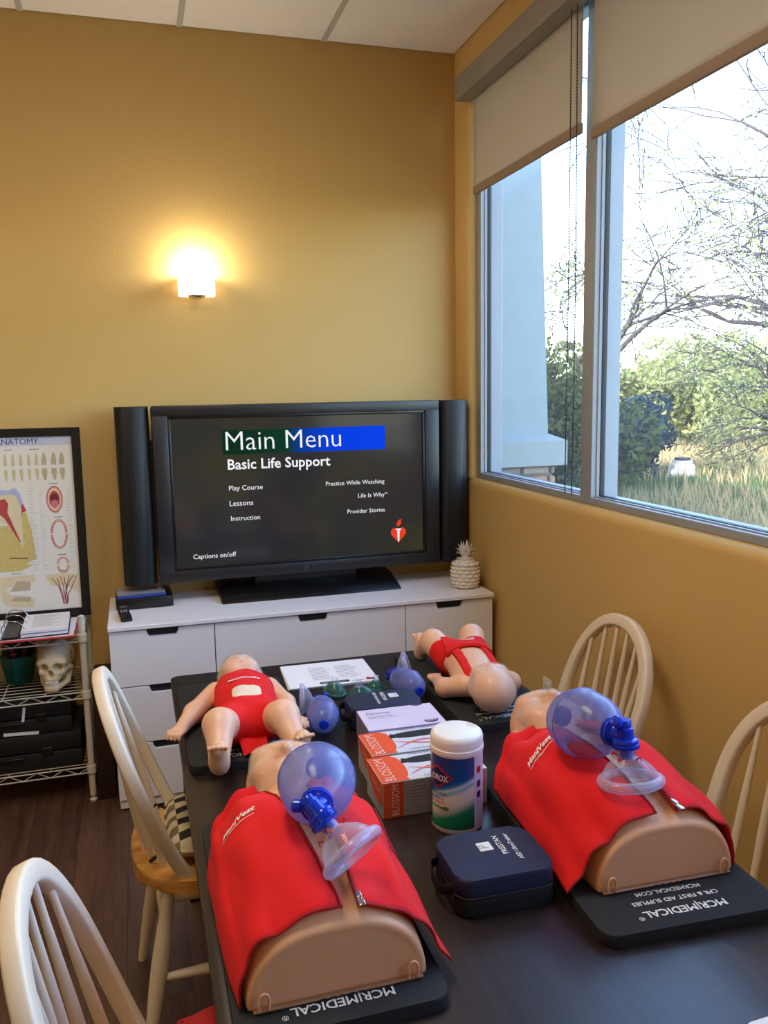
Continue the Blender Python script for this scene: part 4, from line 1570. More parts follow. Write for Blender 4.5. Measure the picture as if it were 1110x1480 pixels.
def adult_sdf(P):
    x, y, z = P[..., 0], P[..., 1], P[..., 2]
    w, h = t_w(y), t_h(y)
    k = ((np.abs(x) / w) ** 2.7 + (np.maximum(z, 0) / h) ** 2.15) ** (1 / 2.4)
    d = (k - 1) * 0.11
    d = smax(d, -y, 0.012)
    d = smax(d, y - 0.435, 0.05)
    # flat waist face set back behind a rim
    kk = ((np.abs(x) / (w - 0.010)) ** 2.7 + (np.maximum(z - 0.004, 0) / (h - 0.012)) ** 2.15) ** (1 / 2.4)
    d = smax(d, -np.maximum((kk - 1) * 0.11, y - 0.0035), 0.004)
    d = smax(d, -z, 0.006)
    # neck, head
    d = smin(d, sd_cone(P, (0, 0.40, 0.070), (0, 0.50, 0.075), 0.060, 0.052), 0.03)
    Q0 = P
    P = P + np.array([-HEAD_DX, 0.032, 0.016], np.float32)
    hd = sd_ell(P, (0, 0.565, 0.088), (0.077, 0.096, 0.088))
    hd = smin(hd, sd_ell(P, (0, 0.50, 0.108), (0.058, 0.055, 0.062)), 0.045)
    hd = smin(hd, sd_ell(P, (0, 0.463, 0.122), (0.030, 0.026, 0.030)), 0.03)
    # brow, eye sockets, eyelids, nose, lips
    hd = smin(hd, sd_cone(P, (-0.045, 0.585, 0.150), (0.045, 0.585, 0.150), 0.014, 0.014), 0.025)
    for s in (-1, 1):
        hd = smax(hd, -sd_ell(P, (0.031 * s, 0.556, 0.186), (0.022, 0.017, 0.022)), 0.012)
        hd = smin(hd, sd_ell(P, (0.031 * s, 0.556, 0.160), (0.015, 0.011, 0.010)), 0.005)
        hd = smin(hd, sd_ell(P, (0.045 * s, 0.525, 0.142), (0.022, 0.024, 0.020)), 0.02)
    hd = smin(hd, sd_cone(P, (0, 0.562, 0.168), (0, 0.522, 0.190), 0.008, 0.012), 0.012)
    hd = smin(hd, sd_cone(P, (-0.012, 0.519, 0.176), (0.012, 0.519, 0.176), 0.009, 0.009), 0.008)
    hd = smin(hd, sd_cone(P, (-0.020, 0.494, 0.160), (0.020, 0.494, 0.160), 0.008, 0.008), 0.010)
    hd = smax(hd, -sd_ell(P, (0, 0.487, 0.176), (0.018, 0.006, 0.016)), 0.004)
    hd = smin(hd, sd_cone(P, (-0.015, 0.479, 0.158), (0.015, 0.479, 0.158), 0.008, 0.008), 0.008)
    # ears
    for s in (-1, 1):
        e = sd_ell(P, (0.078 * s, 0.545, 0.068), (0.011, 0.024, 0.034), (0, 0.25 * s, 0))
        e = smax(e, -sd_ell(P, (0.089 * s, 0.545, 0.072), (0.008, 0.014, 0.022)), 0.004)
        hd = smin(hd, e, 0.008)
    d = smin(d, hd, 0.02)
    return smax(d, -Q0[..., 2], 0.004)


ADULT_ME = mesh_of('body', [sdf_geo(adult_sdf, (-0.18, -0.02, -0.012), (0.18, 0.69, 0.215), 0.0042)], M_SKIN, 180)
for p_ in ADULT_ME.polygons:
    p_.use_smooth = True


def vest_pt(side, s, y, prm):
    """side -1 = left panel; s 0 inner edge .. 1 hem on the mat"""
    xi = prm[0] + (prm[1] - prm[0]) * max(0.0, (y - 0.02) / 0.40)
    W, H = float(t_w(y)) + 0.009, float(t_h(y)) + 0.009
    c = max(-0.999, min(0.999, xi / W))
    ph_in = math.acos(math.copysign(abs(c) ** (2.7 / 2), c))
    ph_out = PI if side < 0 else 0.0
    ph = ph_in + (ph_out - ph_in) * (s ** 0.9)
    cc, ss = math.cos(ph), math.sin(ph)
    x = W * math.copysign(abs(cc) ** (2 / 2.7), cc)
    z = H * max(0.0, ss) ** (2 / 2.15)
    q = abs(ph - PI / 2) / (PI / 2)
    fl = (0.004 + prm[2] * (1 - min(1, y / 0.35)) ** 1.5 + prm[4] * max(0.0, (y - 0.20) / 0.22)) * q ** 4
    x += side * fl
    pec = 0.006 * math.exp(-((abs(x) - 0.07) / 0.065) ** 2 - ((y - 0.28) / 0.10) ** 2)
    wr = 0.0042 * math.sin(24 * y + 10 * s * side + prm[3]) * math.sin(PI * min(1, s * 1.2)) + 0.0020 * math.sin(11 * s + 31 * y + prm[3])
    wr += 0.0042 * math.sin(15 * s - 10 * y * side + 2 * prm[3]) * math.sin(PI * s) + 0.0022 * math.sin(34 * s + 17 * y + prm[3]) * s * (1 - s)
    z += pec + wr + 0.0055
    x += side * wr * 0.8 * q
    return Vector((x, y, max(0.0015, z)))


def push(g, margin):
    """keep cloth outside the body by at least margin"""
    V = np.array(g[0], np.float32)
    for _ in range(2):
        d = adult_sdf(V)
        e = 0.002
        G = np.stack([adult_sdf(V + np.array(q, np.float32) * e) - d for q in ((1, 0, 0), (0, 1, 0), (0, 0, 1))], -1)
        G /= np.linalg.norm(G, axis=1)[:, None] + 1e-9
        G[:, 1] = 0
        V = V + G * np.maximum(0, margin - d)[:, None]
    V[:, 2] = np.maximum(V[:, 2], 0.0012)
    return V.tolist(), g[1]


def adult(label, loc, rotz, prm, txt_flip):
    t = thing('training_manikin', label, 'manikin', loc, rotz, 'adult torso manikins')
    b = inst('body', ADULT_ME, t)
    # hinge clips at the waist corners and base seam
    for s in (-1, 1):
        gs = []
        pts = [(0.112 * s - 0.007, -0.004, 0.006), (0.112 * s - 0.007, -0.004, 0.024), (0.112 * s - 0.004, -0.004, 0.030), (0.112 * s, -0.004, 0.032),
               (0.112 * s + 0.004, -0.004, 0.030), (0.112 * s + 0.007, -0.004, 0.024), (0.112 * s + 0.007, -0.004, 0.006)]
        obj('clip', [g_tube(pts, 0.0022, 6)], M_SKIN, t, 60)
    obj('base_plate', [g_box(-0.128, 0.128, -0.004, 0.40, 0.0006, 0.006, 0.002, 1)], mat('manikin_base', rgb(150, 106, 72), 0.5), t)
    for k in range(5):
        obj('slot', [g_box(-0.03 + 0.014 * k, -0.022 + 0.014 * k, -0.0048, -0.0042, 0.0015, 0.0045)], M_INK, t)
    v2 = g_grid(lambda u, v: vest_pt(1, u, 0.012 + (0.426 - 0.055 * u ** 1.5) * v, prm['R']), 46, 46)
    v1 = g_grid(lambda u, v: vest_pt(-1, u, 0.012 + (0.426 - 0.055 * u ** 1.5) * v, prm['L']), 46, 46)
    panels = []
    for nm, g in (('vest_panel', v1), ('vest_panel', v2)):
        o = obj(nm, [push(g, 0.007)], M_RED, t, 180, label='red cloth vest panel')
        solidify(o, 0.003, 0)
        panels.append(o)
    # hem seams and front edge piping
    M_SEAM = mat('red_cloth_seam', rgb(140, 8, 16), 0.75)
    for side, pr_, o in ((-1, prm['L'], panels[0]), (1, prm['R'], panels[1])):
        ed = [vest_pt(side, 0.004, 0.014 + 0.42 * i / 40, pr_) + Vector((0, 0, 0.002)) for i in range(41)]
        obj('front_binding', [g_tube(ed, 0.0022, 6)], M_SEAM, o, 60)
        hem = [vest_pt(side, i / 40, 0.0145, pr_) + Vector((0, -0.001, 0.0005)) for i in range(41)]
        obj('hem_binding', [g_tube(hem, 0.0019, 6)], M_SEAM, o, 60)
    # collar strips standing at the neck end
    for side, pr_, o in ((-1, prm['L'], panels[0]), (1, prm['R'], panels[1])):
        def col_(u, v, side=side, pr_=pr_):
            a = vest_pt(side, 0.02 + 0.97 * u, 0.436 - 0.055 * (0.02 + 0.97 * u) ** 1.5, pr_)
            return a + Vector((side * 0.004 * v, 0.020 * v, 0.016 * v * math.sin(PI * min(1, 0.25 + u)) - 0.001))
        c_ = obj('collar', [g_grid(col_, 24, 4)], M_RED, o, 180)
        solidify(c_, 0.0025)
    # zip pull
    zp = vest_pt(1, 0.01, 0.018, prm['R'])
    z_ = obj('zip_pull', [g_box(zp.x - 0.005, zp.x + 0.005, zp.y - 0.022, zp.y - 0.002, zp.z + 0.004, zp.z + 0.008, 0.0015, 2),
                          g_box(zp.x - 0.004, zp.x + 0.004, zp.y - 0.004, zp.y + 0.014, zp.z + 0.004, zp.z + 0.010, 0.0015, 2)], M_CHROME, panels[1])
    # lettering that follows the cloth on the left shoulder
    for s_, w_, dy, wt in (('ManiVest', 0.088, 0.0, 0.03), ('www.MCRMedical.com', 0.088, -0.0135, 0.01)):
        g = fit_w(text_geo(s_, 0.03, weight=wt), w_, 'L')

        def onv(px, py, pz, dy=dy):
            a = 0.50 - (px * 0.82 + (py + dy) * 0.30) / 0.215
            yy = 0.285 + px * 0.15 + (py + dy) * 0.92
            q = vest_pt(-1, a, yy, prm['L'])
            e = 0.002
            du = vest_pt(-1, a + e, yy, prm['L']) - q
            dv = vest_pt(-1, a, yy + e, prm['L']) - q
            n = du.cross(dv).normalized()
            if n.z < 0:
                n = -n
            return tuple(q + n * 0.0042)
        obj('lettering', [push(warp(g, onv), 0.0095)], M_PRINT, panels[0], 0)
    # clear pocket window on the right panel
    pk = []
    for i in range(28):
        a = 2 * PI * i / 28
        pk.append(vest_pt(1, 0.62 + 0.13 * math.cos(a), 0.27 + 0.075 * math.sin(a), prm['R']) + Vector((0.003, 0, 0.003)))
    obj('pocket_seam', [push(g_tube(pk, 0.0014, 5, closed=True), 0.0085)], M_SEAM, panels[1], 60)

    # clear film over the face
    def film(P):
        hd = adult_sdf(P) - 0.0028
        hd = smax(hd, 0.112 - P[..., 2] - 0.10 * np.abs(P[..., 0]), 0.006)
        hd = smax(hd, 0.425 - P[..., 1], 0.004)
        return smax(hd, P[..., 1] - 0.568, 0.006)
    if 'adult_film' not in bpy.data.meshes:
        fm = mesh_of('adult_film', [sdf_geo(film, (-0.10, 0.41, 0.08), (0.11, 0.60, 0.20), 0.004)], M_SHIELD, 180)
    inst('face_film', bpy.data.meshes['adult_film'], t)
    return t


adult('bald adult torso manikin in red vest nearest the viewer at left', (-1.253, -2.715, MZ + 0.0006), math.radians(0.0),
      {'L': (0.010, -0.045, -0.004, 0.4, -0.022), 'R': (0.032, 0.036, 0.030, 1.9, 0.016)}, False)
adult('bald adult torso manikin in red vest beside the window wall', (-0.632, -2.622, MZ + 0.0006), math.radians(-2.0),
      {'L': (-0.018, -0.040, 0.040, 2.2, 0.004), 'R': (0.018, 0.030, -0.004, 0.1, 0.0)}, False)

# ------------------------------------------------------------------ infant manikins
def infant(label, org, J, dress, txt):
    t = thing('infant_manikin', label, 'manikin', org, 0, 'infant manikins')
    O = np.array(org, np.float32)
    J = {k: (np.array(v, np.float32) - O) if len(v) == 3 else np.array(v, np.float32) for k, v in J.items()}
    ax = (J['head'] - J['pelvis'])
    ax[2] = 0
    ax = ax / np.linalg.norm(ax)                     # towards the crown
    sd = np.array([ax[1], -ax[0], 0.0])             # to the side
    up = np.array([0, 0, 1.0])
    B = np.stack([sd, ax, up], 1).astype(np.float32)                    # local frame columns

    def loc(P, c):
        return (P - c) @ B

    def torso(P):
        d = sd_ell(loc(P, J['chest']), (0, 0, 0), (0.074, 0.085, 0.048))
        d = smin(d, sd_ell(loc(P, J['belly']), (0, 0, 0), (0.074, 0.088, 0.052)), 0.04)
        d = smin(d, sd_ell(loc(P, J['pelvis']), (0, 0, 0), (0.074, 0.060, 0.046)), 0.04)
        return d

    def head(P):
        q = loc(P, J['head'])
        d = sd_ell(q, (0, 0.008, 0), (0.060, 0.066, 0.060))
        d = smin(d, sd_ell(q, (0, -0.036, 0.018), (0.044, 0.034, 0.036)), 0.03)
        for s in (-1, 1):
            d = smin(d, sd_ell(q, (0.026 * s, -0.030, 0.036), (0.022, 0.020, 0.018)), 0.015)
            d = smax(d, -sd_ell(q, (0.022 * s, -0.004, 0.062), (0.013, 0.009, 0.010)), 0.008)
            e = sd_ell(q, (0.057 * s, -0.012, -0.004), (0.007, 0.014, 0.017))
            d = smin(d, smax(e, -sd_ell(q, (0.067 * s, -0.012, -0.002), (0.006, 0.008, 0.011)), 0.003), 0.006)
        d = smin(d, sd_ell(q, (0, -0.020, 0.058), (0.008, 0.009, 0.008)), 0.008)
        d = smin(d, sd_ell(q, (0, -0.038, 0.051), (0.014, 0.006, 0.007)), 0.006)
        d = smax(d, -sd_ell(q, (0, -0.040, 0.058), (0.008, 0.003, 0.008)), 0.003)
        return d

    def limbs(P):
        d = None
        for s in 'lr':
            a = smin(sd_cone(P, J['sh_' + s], J['el_' + s], 0.031, 0.026), sd_cone(P, J['el_' + s], J['wr_' + s], 0.027, 0.017), 0.014)
            hv = J['ha_' + s] - J['wr_' + s]
            hn = hv / np.linalg.norm(hv)
            a = smin(a, sd_ell((P - (J['wr_' + s] + hv * 0.45)) @ np.stack([np.cross(up, hn), hn, up], 1), (0, 0, 0), (0.020, 0.026, 0.012)), 0.010)
            lt = np.cross(hn, up)
            lt = lt / np.linalg.norm(lt)
            for k in range(4):
                o_ = lt * (-0.0135 + 0.009 * k)
                ln_ = (0.86, 1.0, 1.0, 0.88)[k]
                b0 = J['wr_' + s] + hv * 0.75 + o_ + up * 0.002
                b1 = J['wr_' + s] + hv * (0.75 + 0.30 * ln_) + o_ * 1.15 + up * 0.004
                b2 = b1 + hn * 0.006 - up * 0.008
                a = smin(a, smin(sd_cone(P, b0, b1, 0.0055, 0.0050), sd_cone(P, b1, b2, 0.0050, 0.0042), 0.003), 0.0025)
            sg = 1 if s == 'l' else -1
            th0 = J['wr_' + s] + hv * 0.25 + lt * 0.013 * sg * J.get('thumb', np.array([1.0]))[0]
            th1 = th0 + hn * 0.020 + lt * 0.009 * sg * J.get('thumb', np.array([1.0]))[0] + up * 0.004
            a = smin(a, sd_cone(P, th0, th1, 0.0065, 0.0052), 0.004)
            d = a if d is None else np.minimum(d, a)
            l_ = smin(sd_cone(P, J['hi_' + s], J['kn_' + s], 0.046, 0.038), sd_cone(P, J['kn_' + s], J['an_' + s], 0.038, 0.023), 0.018)
            fv = J['to_' + s] - J['an_' + s]
            fn = fv / np.linalg.norm(fv)
            l_ = smin(l_, sd_cone(P, J['an_' + s] - fn * 0.014, J['to_' + s] - fn * 0.008, 0.0225, 0.0200), 0.012)
            lf = J['kn_' + s] - J['an_' + s]
            lt = np.cross(lf / np.linalg.norm(lf), fn)
            lt = lt / np.linalg.norm(lt)
            for k in range(5):
                o_ = lt * (-0.0196 + 0.0098 * k)
                l_ = smin(l_, sd_cone(P, J['to_' + s] + o_ * 0.85 - fn * 0.006, J['to_' + s] + o_ + fn * (0.010 - 0.0012 * abs(k - 2)) + (J['an_' + s] - J['kn_' + s]) * 0.10, 0.0056, 0.0054), 0.0010)
            d = np.minimum(d, l_)
        return d

    def body(P):
        d = torso(P)
        d = smin(d, limbs(P), 0.014)
        nk = sd_cone(P, J['chest'] + ax * 0.06, J['head'] - ax * 0.03, 0.036, 0.036)
        d = smin(d, nk, 0.02)
        d = smin(d, head(P), 0.012)
        return np.maximum(d, -P[..., 2] + 0.0)
    pts = np.array(list(v for k, v in J.items() if len(v) == 3))
    lo, hi = pts.min(0) - 0.09, pts.max(0) + 0.09
    lo[2], hi[2] = -0.008, 0.165
    b = obj('body', [sdf_geo(body, lo, hi, 0.0029)], M_SKINB, t, 180, fix=False)

    def shell(region, off, th):
        def fn(P):
            d = torso(P)
            d = smin(d, sd_cone(P, J['hi_l'], J['hi_l'] + (J['kn_l'] - J['hi_l']) * 0.4, 0.040, 0.036), 0.02)
            d = smin(d, sd_cone(P, J['hi_r'], J['hi_r'] + (J['kn_r'] - J['hi_r']) * 0.4, 0.040, 0.036), 0.02)
            q = loc(P, J['pelvis'])
            wr = 0.0016 * np.sin(95 * q[..., 0] + 40 * q[..., 1]) * np.sin(60 * q[..., 1])
            d = d + wr
            d = np.maximum(d - off, -(d - (off - th)))
            d = np.maximum(d, region(q))
            return np.maximum(d, 0.001 - P[..., 2])
        return fn
    for nm, region, off, th, m in dress:
        obj(nm, [sdf_geo(shell(region, off, th), lo, hi, 0.0028)], m, t, 180, fix=False)

    def film(P):
        q = loc(P, J['head'])
        d = head(P) - 0.004
        d = smax(d, -0.004 - q[..., 2] - 0.25 * np.abs(q[..., 1]), 0.004)
        return smax(d, -0.066 - q[..., 1], 0.004)
    obj('face_film', [sdf_geo(film, J['head'] - 0.09, J['head'] + 0.09, 0.0036)], M_SHIELD, t, 180, fix=False)
    for s_, cx, cy, w_, flip in txt:
        g = fit_w(text_geo(s_, 0.03, weight=0.03), w_)

        def onb(px, py, pz):
            q = np.array([[(cx + px) if not flip else (cx - px), (cy + py) if not flip else (cy - py), 0.0]])
            z = 0.14
            base = J['pelvis']
            while z > 0.0:
                W_ = base + B @ np.array([q[0][0], q[0][1], 0.0])
                W_[2] = z
                if torso(W_[None])[0] < 0.0085 + 0.002:
                    break
                z -= 0.0008
            return (W_[0], W_[1], z + 0.0012)
        obj('lettering', [warp(g, onb)], M_PRINT, t, 0)
    return t, J, B


Jb1 = dict(head=(-1.240, -1.425, 0.822), chest=(-1.243, -1.545, 0.817), belly=(-1.250, -1.645, 0.819), pelvis=(-1.256, -1.745, 0.812),
           sh_l=(-1.318, -1.515, 0.812), el_l=(-1.384, -1.598, 0.794), wr_l=(-1.422, -1.678, 0.788), ha_l=(-1.442, -1.718, 0.784),
           sh_r=(-1.172, -1.525, 0.812), el_r=(-1.140, -1.612, 0.794), wr_r=(-1.134, -1.702, 0.788), ha_r=(-1.122, -1.750, 0.784),
           hi_l=(-1.306, -1.755, 0.812), kn_l=(-1.338, -1.832, 0.846), an_l=(-1.350, -1.928, 0.796), to_l=(-1.353, -1.950, 0.842),
           hi_r=(-1.206, -1.755, 0.812), kn_r=(-1.182, -1.832, 0.848), an_r=(-1.160, -1.928, 0.796), to_r=(-1.156, -1.950, 0.842), thumb=(1.0,))
M_PATCH = mat('cream_window_patch', rgb(232, 214, 190), 0.5)
def r_one(q):
    bib = np.maximum(np.abs(q[..., 0]) - 0.082 + 0.05 * np.maximum(0, -q[..., 1] + 0.02), q[..., 1] - 0.285)
    bib = np.maximum(bib, -q[..., 1] - 0.075)
    return np.maximum(bib, -0.02 - q[..., 2] - 0.2 * np.maximum(0, 0.06 - q[..., 1]))
def r_patch(q):
    a = np.sqrt(np.maximum(np.abs(q[..., 0]) - 0.024, 0) ** 2 + np.maximum(np.abs(q[..., 1] - 0.052) - 0.016, 0) ** 2) - 0.014
    return np.maximum(a, 0.02 - q[..., 2])
inf1, J1, B1 = infant('infant manikin in red romper lying with feet toward the viewer', (-1.25, -1.62, MZ + 0.0006), Jb1,
                      [('romper', r_one, 0.008, 0.013, M_RED), ('chest_window', r_patch, 0.0105, 0.008, M_PATCH)], [('ManiVestie', 0.0, 0.128, 0.085, False)])
obj('crotch_flap', [g_grid(lambda u, v: ((u - 0.5) * 0.075 * (1 - 0.25 * v) - 0.006, -0.180 - 0.062 * v, 0.034 - 0.028 * v + 0.006 * math.sin(7 * u) * v), 14, 10)], M_RED, inf1, 180)
solidify(bpy.data.objects[inf1.children[-1].name], 0.003)
obj('sensor_mark', [g_tube([(0.008 + 0.004 * math.cos(2 * PI * k / 12), 0.0 - 0.002 * 0 + 0.003 * math.sin(2 * PI * k / 12), 0.1085) for k in range(12)], 0.0007, 5, closed=True)], M_INK, inf1, 60)

Jb2 = dict(head=(-0.600, -1.785, 0.830), chest=(-0.585, -1.650, 0.815), belly=(-0.566, -1.560, 0.817), pelvis=(-0.552, -1.478, 0.812),
           sh_l=(-0.640, -1.690, 0.812), el_l=(-0.683, -1.640, 0.794), wr_l=(-0.676, -1.560, 0.788), ha_l=(-0.668, -1.512, 0.784),
           sh_r=(-0.524, -1.672, 0.814), el_r=(-0.486, -1.660, 0.796), wr_r=(-0.482, -1.590, 0.800), ha_r=(-0.487, -1.548, 0.802),
           hi_l=(-0.597, -1.455, 0.815), kn_l=(-0.622, -1.372, 0.846), an_l=(-0.632, -1.285, 0.796), to_l=(-0.630, -1.268, 0.836),
           hi_r=(-0.512, -1.448, 0.815), kn_r=(-0.488, -1.368, 0.848), an_r=(-0.462, -1.292, 0.798), to_r=(-0.462, -1.275, 0.838), thumb=(-1.0,))
def r_dia(q):
    yy = -q[..., 1]
    return np.maximum(np.maximum(yy - 0.058, -yy - 0.030), np.abs(q[..., 0]) - 0.2)
def r_flap(q):
    yy = -q[..., 1]
    a = np.maximum(np.maximum(yy - 0.050, -yy - 0.052), np.abs(q[..., 0]) - 0.070)
    return np.maximum(a, 0.012 - q[..., 2])
def r_strap(q):
    c = -0.046 - 0.05 * (-q[..., 1])
    a = np.abs(q[..., 0] - (-0.045)) - 0.011
    b = np.abs(q[..., 0] - (0.045)) - 0.011
    a = np.minimum(a, b)
    return np.maximum(np.maximum(a, np.maximum(q[..., 1] - 0.235, -q[..., 1] + 0.03)), -0.01 - q[..., 2])
def r_win2(q):
    a = np.sqrt(np.maximum(np.abs(q[..., 0] + 0.005) - 0.020, 0) ** 2 + np.maximum(np.abs(q[..., 1] + 0.022) - 0.004, 0) ** 2) - 0.006
    return np.maximum(a, 0.02 - q[..., 2])
inf2, J2, B2 = infant('infant manikin in red diaper lying with head toward the viewer', (-0.57, -1.56, MZ + 0.0006), Jb2,
                      [('diaper', r_dia, 0.008, 0.013, M_RED), ('folded_bib', r_flap, 0.013, 0.010, M_RED), ('strap', r_strap, 0.007, 0.012, M_RED),
                       ('chest_window', r_win2, 0.0150, 0.006, mat('grey_window_patch', rgb(196, 176, 168), 0.4))],
                      [])
for cx, cy, tx in ((0.0, 0.024, 'ManiVestie'),):
    g = fit_w(text_geo(tx, 0.03, weight=0.03), 0.078)
    pel = J2['pelvis']

    def onf(px, py, pz):
        W_ = pel + B2 @ np.array([-(0.004 + px) * 1.0, 0.040 - py, 0.0])
        return (W_[0], W_[1], W_[2] + 0.0605 - 4.5 * px * px)
    obj('lettering', [warp(g, onf)], M_PRINT, inf2, 0)
bk = J2['head'] + B2 @ np.array([-0.062, -0.040, -0.022])
obj('strap_buckle', [g_box(bk[0] - 0.006, bk[0] + 0.006, bk[1] - 0.010, bk[1] + 0.010, bk[2] - 0.004, bk[2] + 0.004, 0.0015, 1)], M_CHROME, inf2)

# ------------------------------------------------------------------ bag valve masks
M_BAG = mat_clear('blue_bag_plastic', (0.74, 0.77, 0.95, 1), rgb(128, 136, 198), 0.36, 0.22, 0.5)
M_BAGD = mat_clear('deep_blue_plastic', (0.16, 0.28, 0.90, 1), rgb(22, 62, 204), 0.58, 0.14, 0.6)
M_CLEAR = mat_clear('clear_mask_plastic', (0.95, 0.95, 0.99, 1), rgb(210, 208, 226), 0.10, 0.06, 0.8)
M_CUSH = mat_clear('clear_cushion_plastic', (0.92, 0.92, 0.99, 1), rgb(205, 200, 226), 0.22, 0.12, 0.8)
M_GREENP = mat_clear('green_mask_plastic', (0.55, 0.82, 0.72, 1), rgb(60, 122, 108), 0.30, 0.10, 0.7)
M_REDP = mat('red_ring_plastic', rgb(206, 16, 36), 0.35)


def ring_pts(r, z, n=24, sx=1.0, sy=1.0, tip=0.0):
    return [(r * math.cos(2 * PI * i / n) * sx, r * math.sin(2 * PI * i / n) * sy * (1 + tip * math.sin(2 * PI * i / n)), z) for i in range(n)]


def mask_geo(R, h, sx, sy, tip):
    """dome of the face mask: apex at z=0, rim at z=h"""
    prof = [(0.30, 0.0), (0.34, 0.06), (0.52, 0.20), (0.74, 0.45), (0.88, 0.72), (0.94, 0.92), (0.97, 1.0)]
    V, F = [], []
    n = 32
    for r, z in prof:
        k = (r - 0.30) / 0.67
        for i in range(n):
            a = 2 * PI * i / n
            ex = 1 + (sx - 1) * k
            ey = (1 + (sy - 1) * k) * (1 + tip * k * math.sin(a))
            V.append((R * r * math.cos(a) * ex, R * r * math.sin(a) * ey, h * z))
    for j in range(len(prof) - 1):
        for i in range(n):
            F.append((j * n + i, j * n + (i + 1) % n, (j + 1) * n + (i + 1) % n, (j + 1) * n + i))
    return V, F


def bvm(label, c, axis, mdir, R=0.066, Lb=0.175, mR=0.058, mh=0.050, mlong=(0, 0, 1), mo=None, knob=1.0):
    """bag centre c, axis towards the valve, mdir from the valve to the mask"""
    c, a, d = Vector(c), Vector(axis).normalized(), Vector(mdir).normalized()
    t = thing('resuscitator_bag', label, 'resuscitator', c, 0, 'blue resuscitator bags')
    MA = frame_to((0, 0, 0), a, (0.2, 0.1, 1))
    k = R / 0.066
    l = Lb / 0.175
    prof = [(0.0, -0.0880), (0.020, -0.0875), (0.036, -0.082), (0.050, -0.070), (0.060, -0.052), (0.0655, -0.032), (0.0665, -0.024), (0.0682, -0.021), (0.0682, -0.017),
            (0.0662, -0.014), (0.0655, 0.004), (0.061, 0.028), (0.053, 0.048), (0.042, 0.064), (0.031, 0.074), (0.024, 0.080), (0.022, 0.086)]
    obj('bag', [xf(g_lathe([(r * k, z * l) for r, z in prof], 48), MA)], M_BAG, t, 60)
    obj('seam_ring', [xf(g_tube(ring_pts(0.0686 * k, -0.019 * l, 40), 0.0012, 6, closed=True), MA)], M_BAG, t, 60)
    obj('rear_cap', [xf(g_lathe([(0.0, -0.094 * l), (0.019 * k, -0.0935 * l), (0.021 * k, -0.088 * l), (0.021 * k, -0.082 * l)], 28), MA)], M_BAGD, t, 40)
    col = [(0.024, 0.074), (0.0275, 0.076), (0.0275, 0.081), (0.025, 0.082), (0.025, 0.084), (0.0275, 0.085), (0.0275, 0.090), (0.019, 0.092), (0.016, 0.096), (0.0155, 0.116)]
    obj('neck_collar', [xf(g_lathe([(r * k, z * l if z < 0.08 else 0.08 * l + (z - 0.08) * k) for r, z in col], 32), MA)], M_BAGD, t, 40)
    # valve housing across the neck: ribbed discs along d
    vc = a * (0.08 * l + 0.036 * k)
    MV = frame_to(vc, d, a)
    hp_ = [(0.0, -0.030), (0.011, -0.030), (0.0125, -0.028), (0.0125, -0.016), (0.0155, -0.014), (0.0160, 0.004), (0.0225, 0.006), (0.0235, 0.008), (0.0235, 0.012), (0.0222, 0.013), (0.0222, 0.015),
           (0.0235, 0.016), (0.0235, 0.022), (0.0200, 0.024), (0.0130, 0.026), (0.0120, 0.030), (0.0115, 0.046), (0.0, 0.046)]
    obj('valve_housing', [xf(g_lathe([(r * k, z * k) for r, z in hp_], 32), MV)], M_BAGD, t, 40)
    ribs = []
    for i in range(22):
        an = 2 * PI * i / 22
        ribs.append(xf(g_box(0.0228 * k, 0.0246 * k, -0.0011, 0.0011, 0.0155 * k, 0.0225 * k), MV @ Matrix.Rotation(an, 4, 'Z')))
    obj('grip_ribs', ribs, M_BAGD, t, 0)['kind'] = 'stuff'
    # pressure limiting knob to the side
    sdv = a.cross(d).normalized() * knob
    k0 = vc - d * 0.012 * k
    MK = frame_to(k0, (sdv * 0.8 - d * 0.5 + Vector((0, 0, 0.25))).normalized(), a)
    obj('relief_knob', [xf(g_lathe([(0.007 * k, 0.008 * k), (0.0075 * k, 0.018 * k), (0.0105 * k, 0.019 * k), (0.011 * k, 0.030 * k), (0.0085 * k, 0.033 * k), (0.0, 0.034 * k)], 18), MK)], M_BAGD, t, 40)
    # mask
    ap = vc + d * 0.036 * k
    MM = frame_to(ap, d if mo is None else Vector(mo).normalized(), (1, 0, 0))
    zd = Vector(d if mo is None else mo).normalized()
    yl = Vector(mlong)
    yl = (yl - zd * yl.dot(zd)).normalized()
    xl = yl.cross(zd)
    MM = Matrix(((xl.x, yl.x, zd.x, ap.x), (xl.y, yl.y, zd.y, ap.y), (xl.z, yl.z, zd.z, ap.z), (0, 0, 0, 1)))
    dome = obj('mask_dome', [xf(mask_geo(mR, mh, 0.86, 1.10, 0.10), MM)], M_CLEAR, t, 60)
    n = 40
    rim = []
    for i in range(n):
        an = 2 * PI * i / n
        rim.append((mR * 0.95 * 0.86 * math.cos(an), mR * 0.95 * 1.10 * math.sin(an) * (1 + 0.10 * math.sin(an)), mh + 0.006 * mR / 0.058))
    obj('mask_cushion', [xf(g_tube(rim, 0.0115 * mR / 0.058, 12, closed=True), MM)], M_CUSH, t, 60)
    obj('mask_port', [xf(g_lathe([(0.013 * k, -0.012 * k), (0.0145 * k, -0.010 * k), (0.0150 * k, 0.004 * k), (mR * 0.30, 0.006)], 24), MM)], M_CLEAR, t, 40)
    rr = [xf(g_tube(ring_pts(mR * 0.36, 0.006, 24), 0.0016, 6, closed=True), MM)]
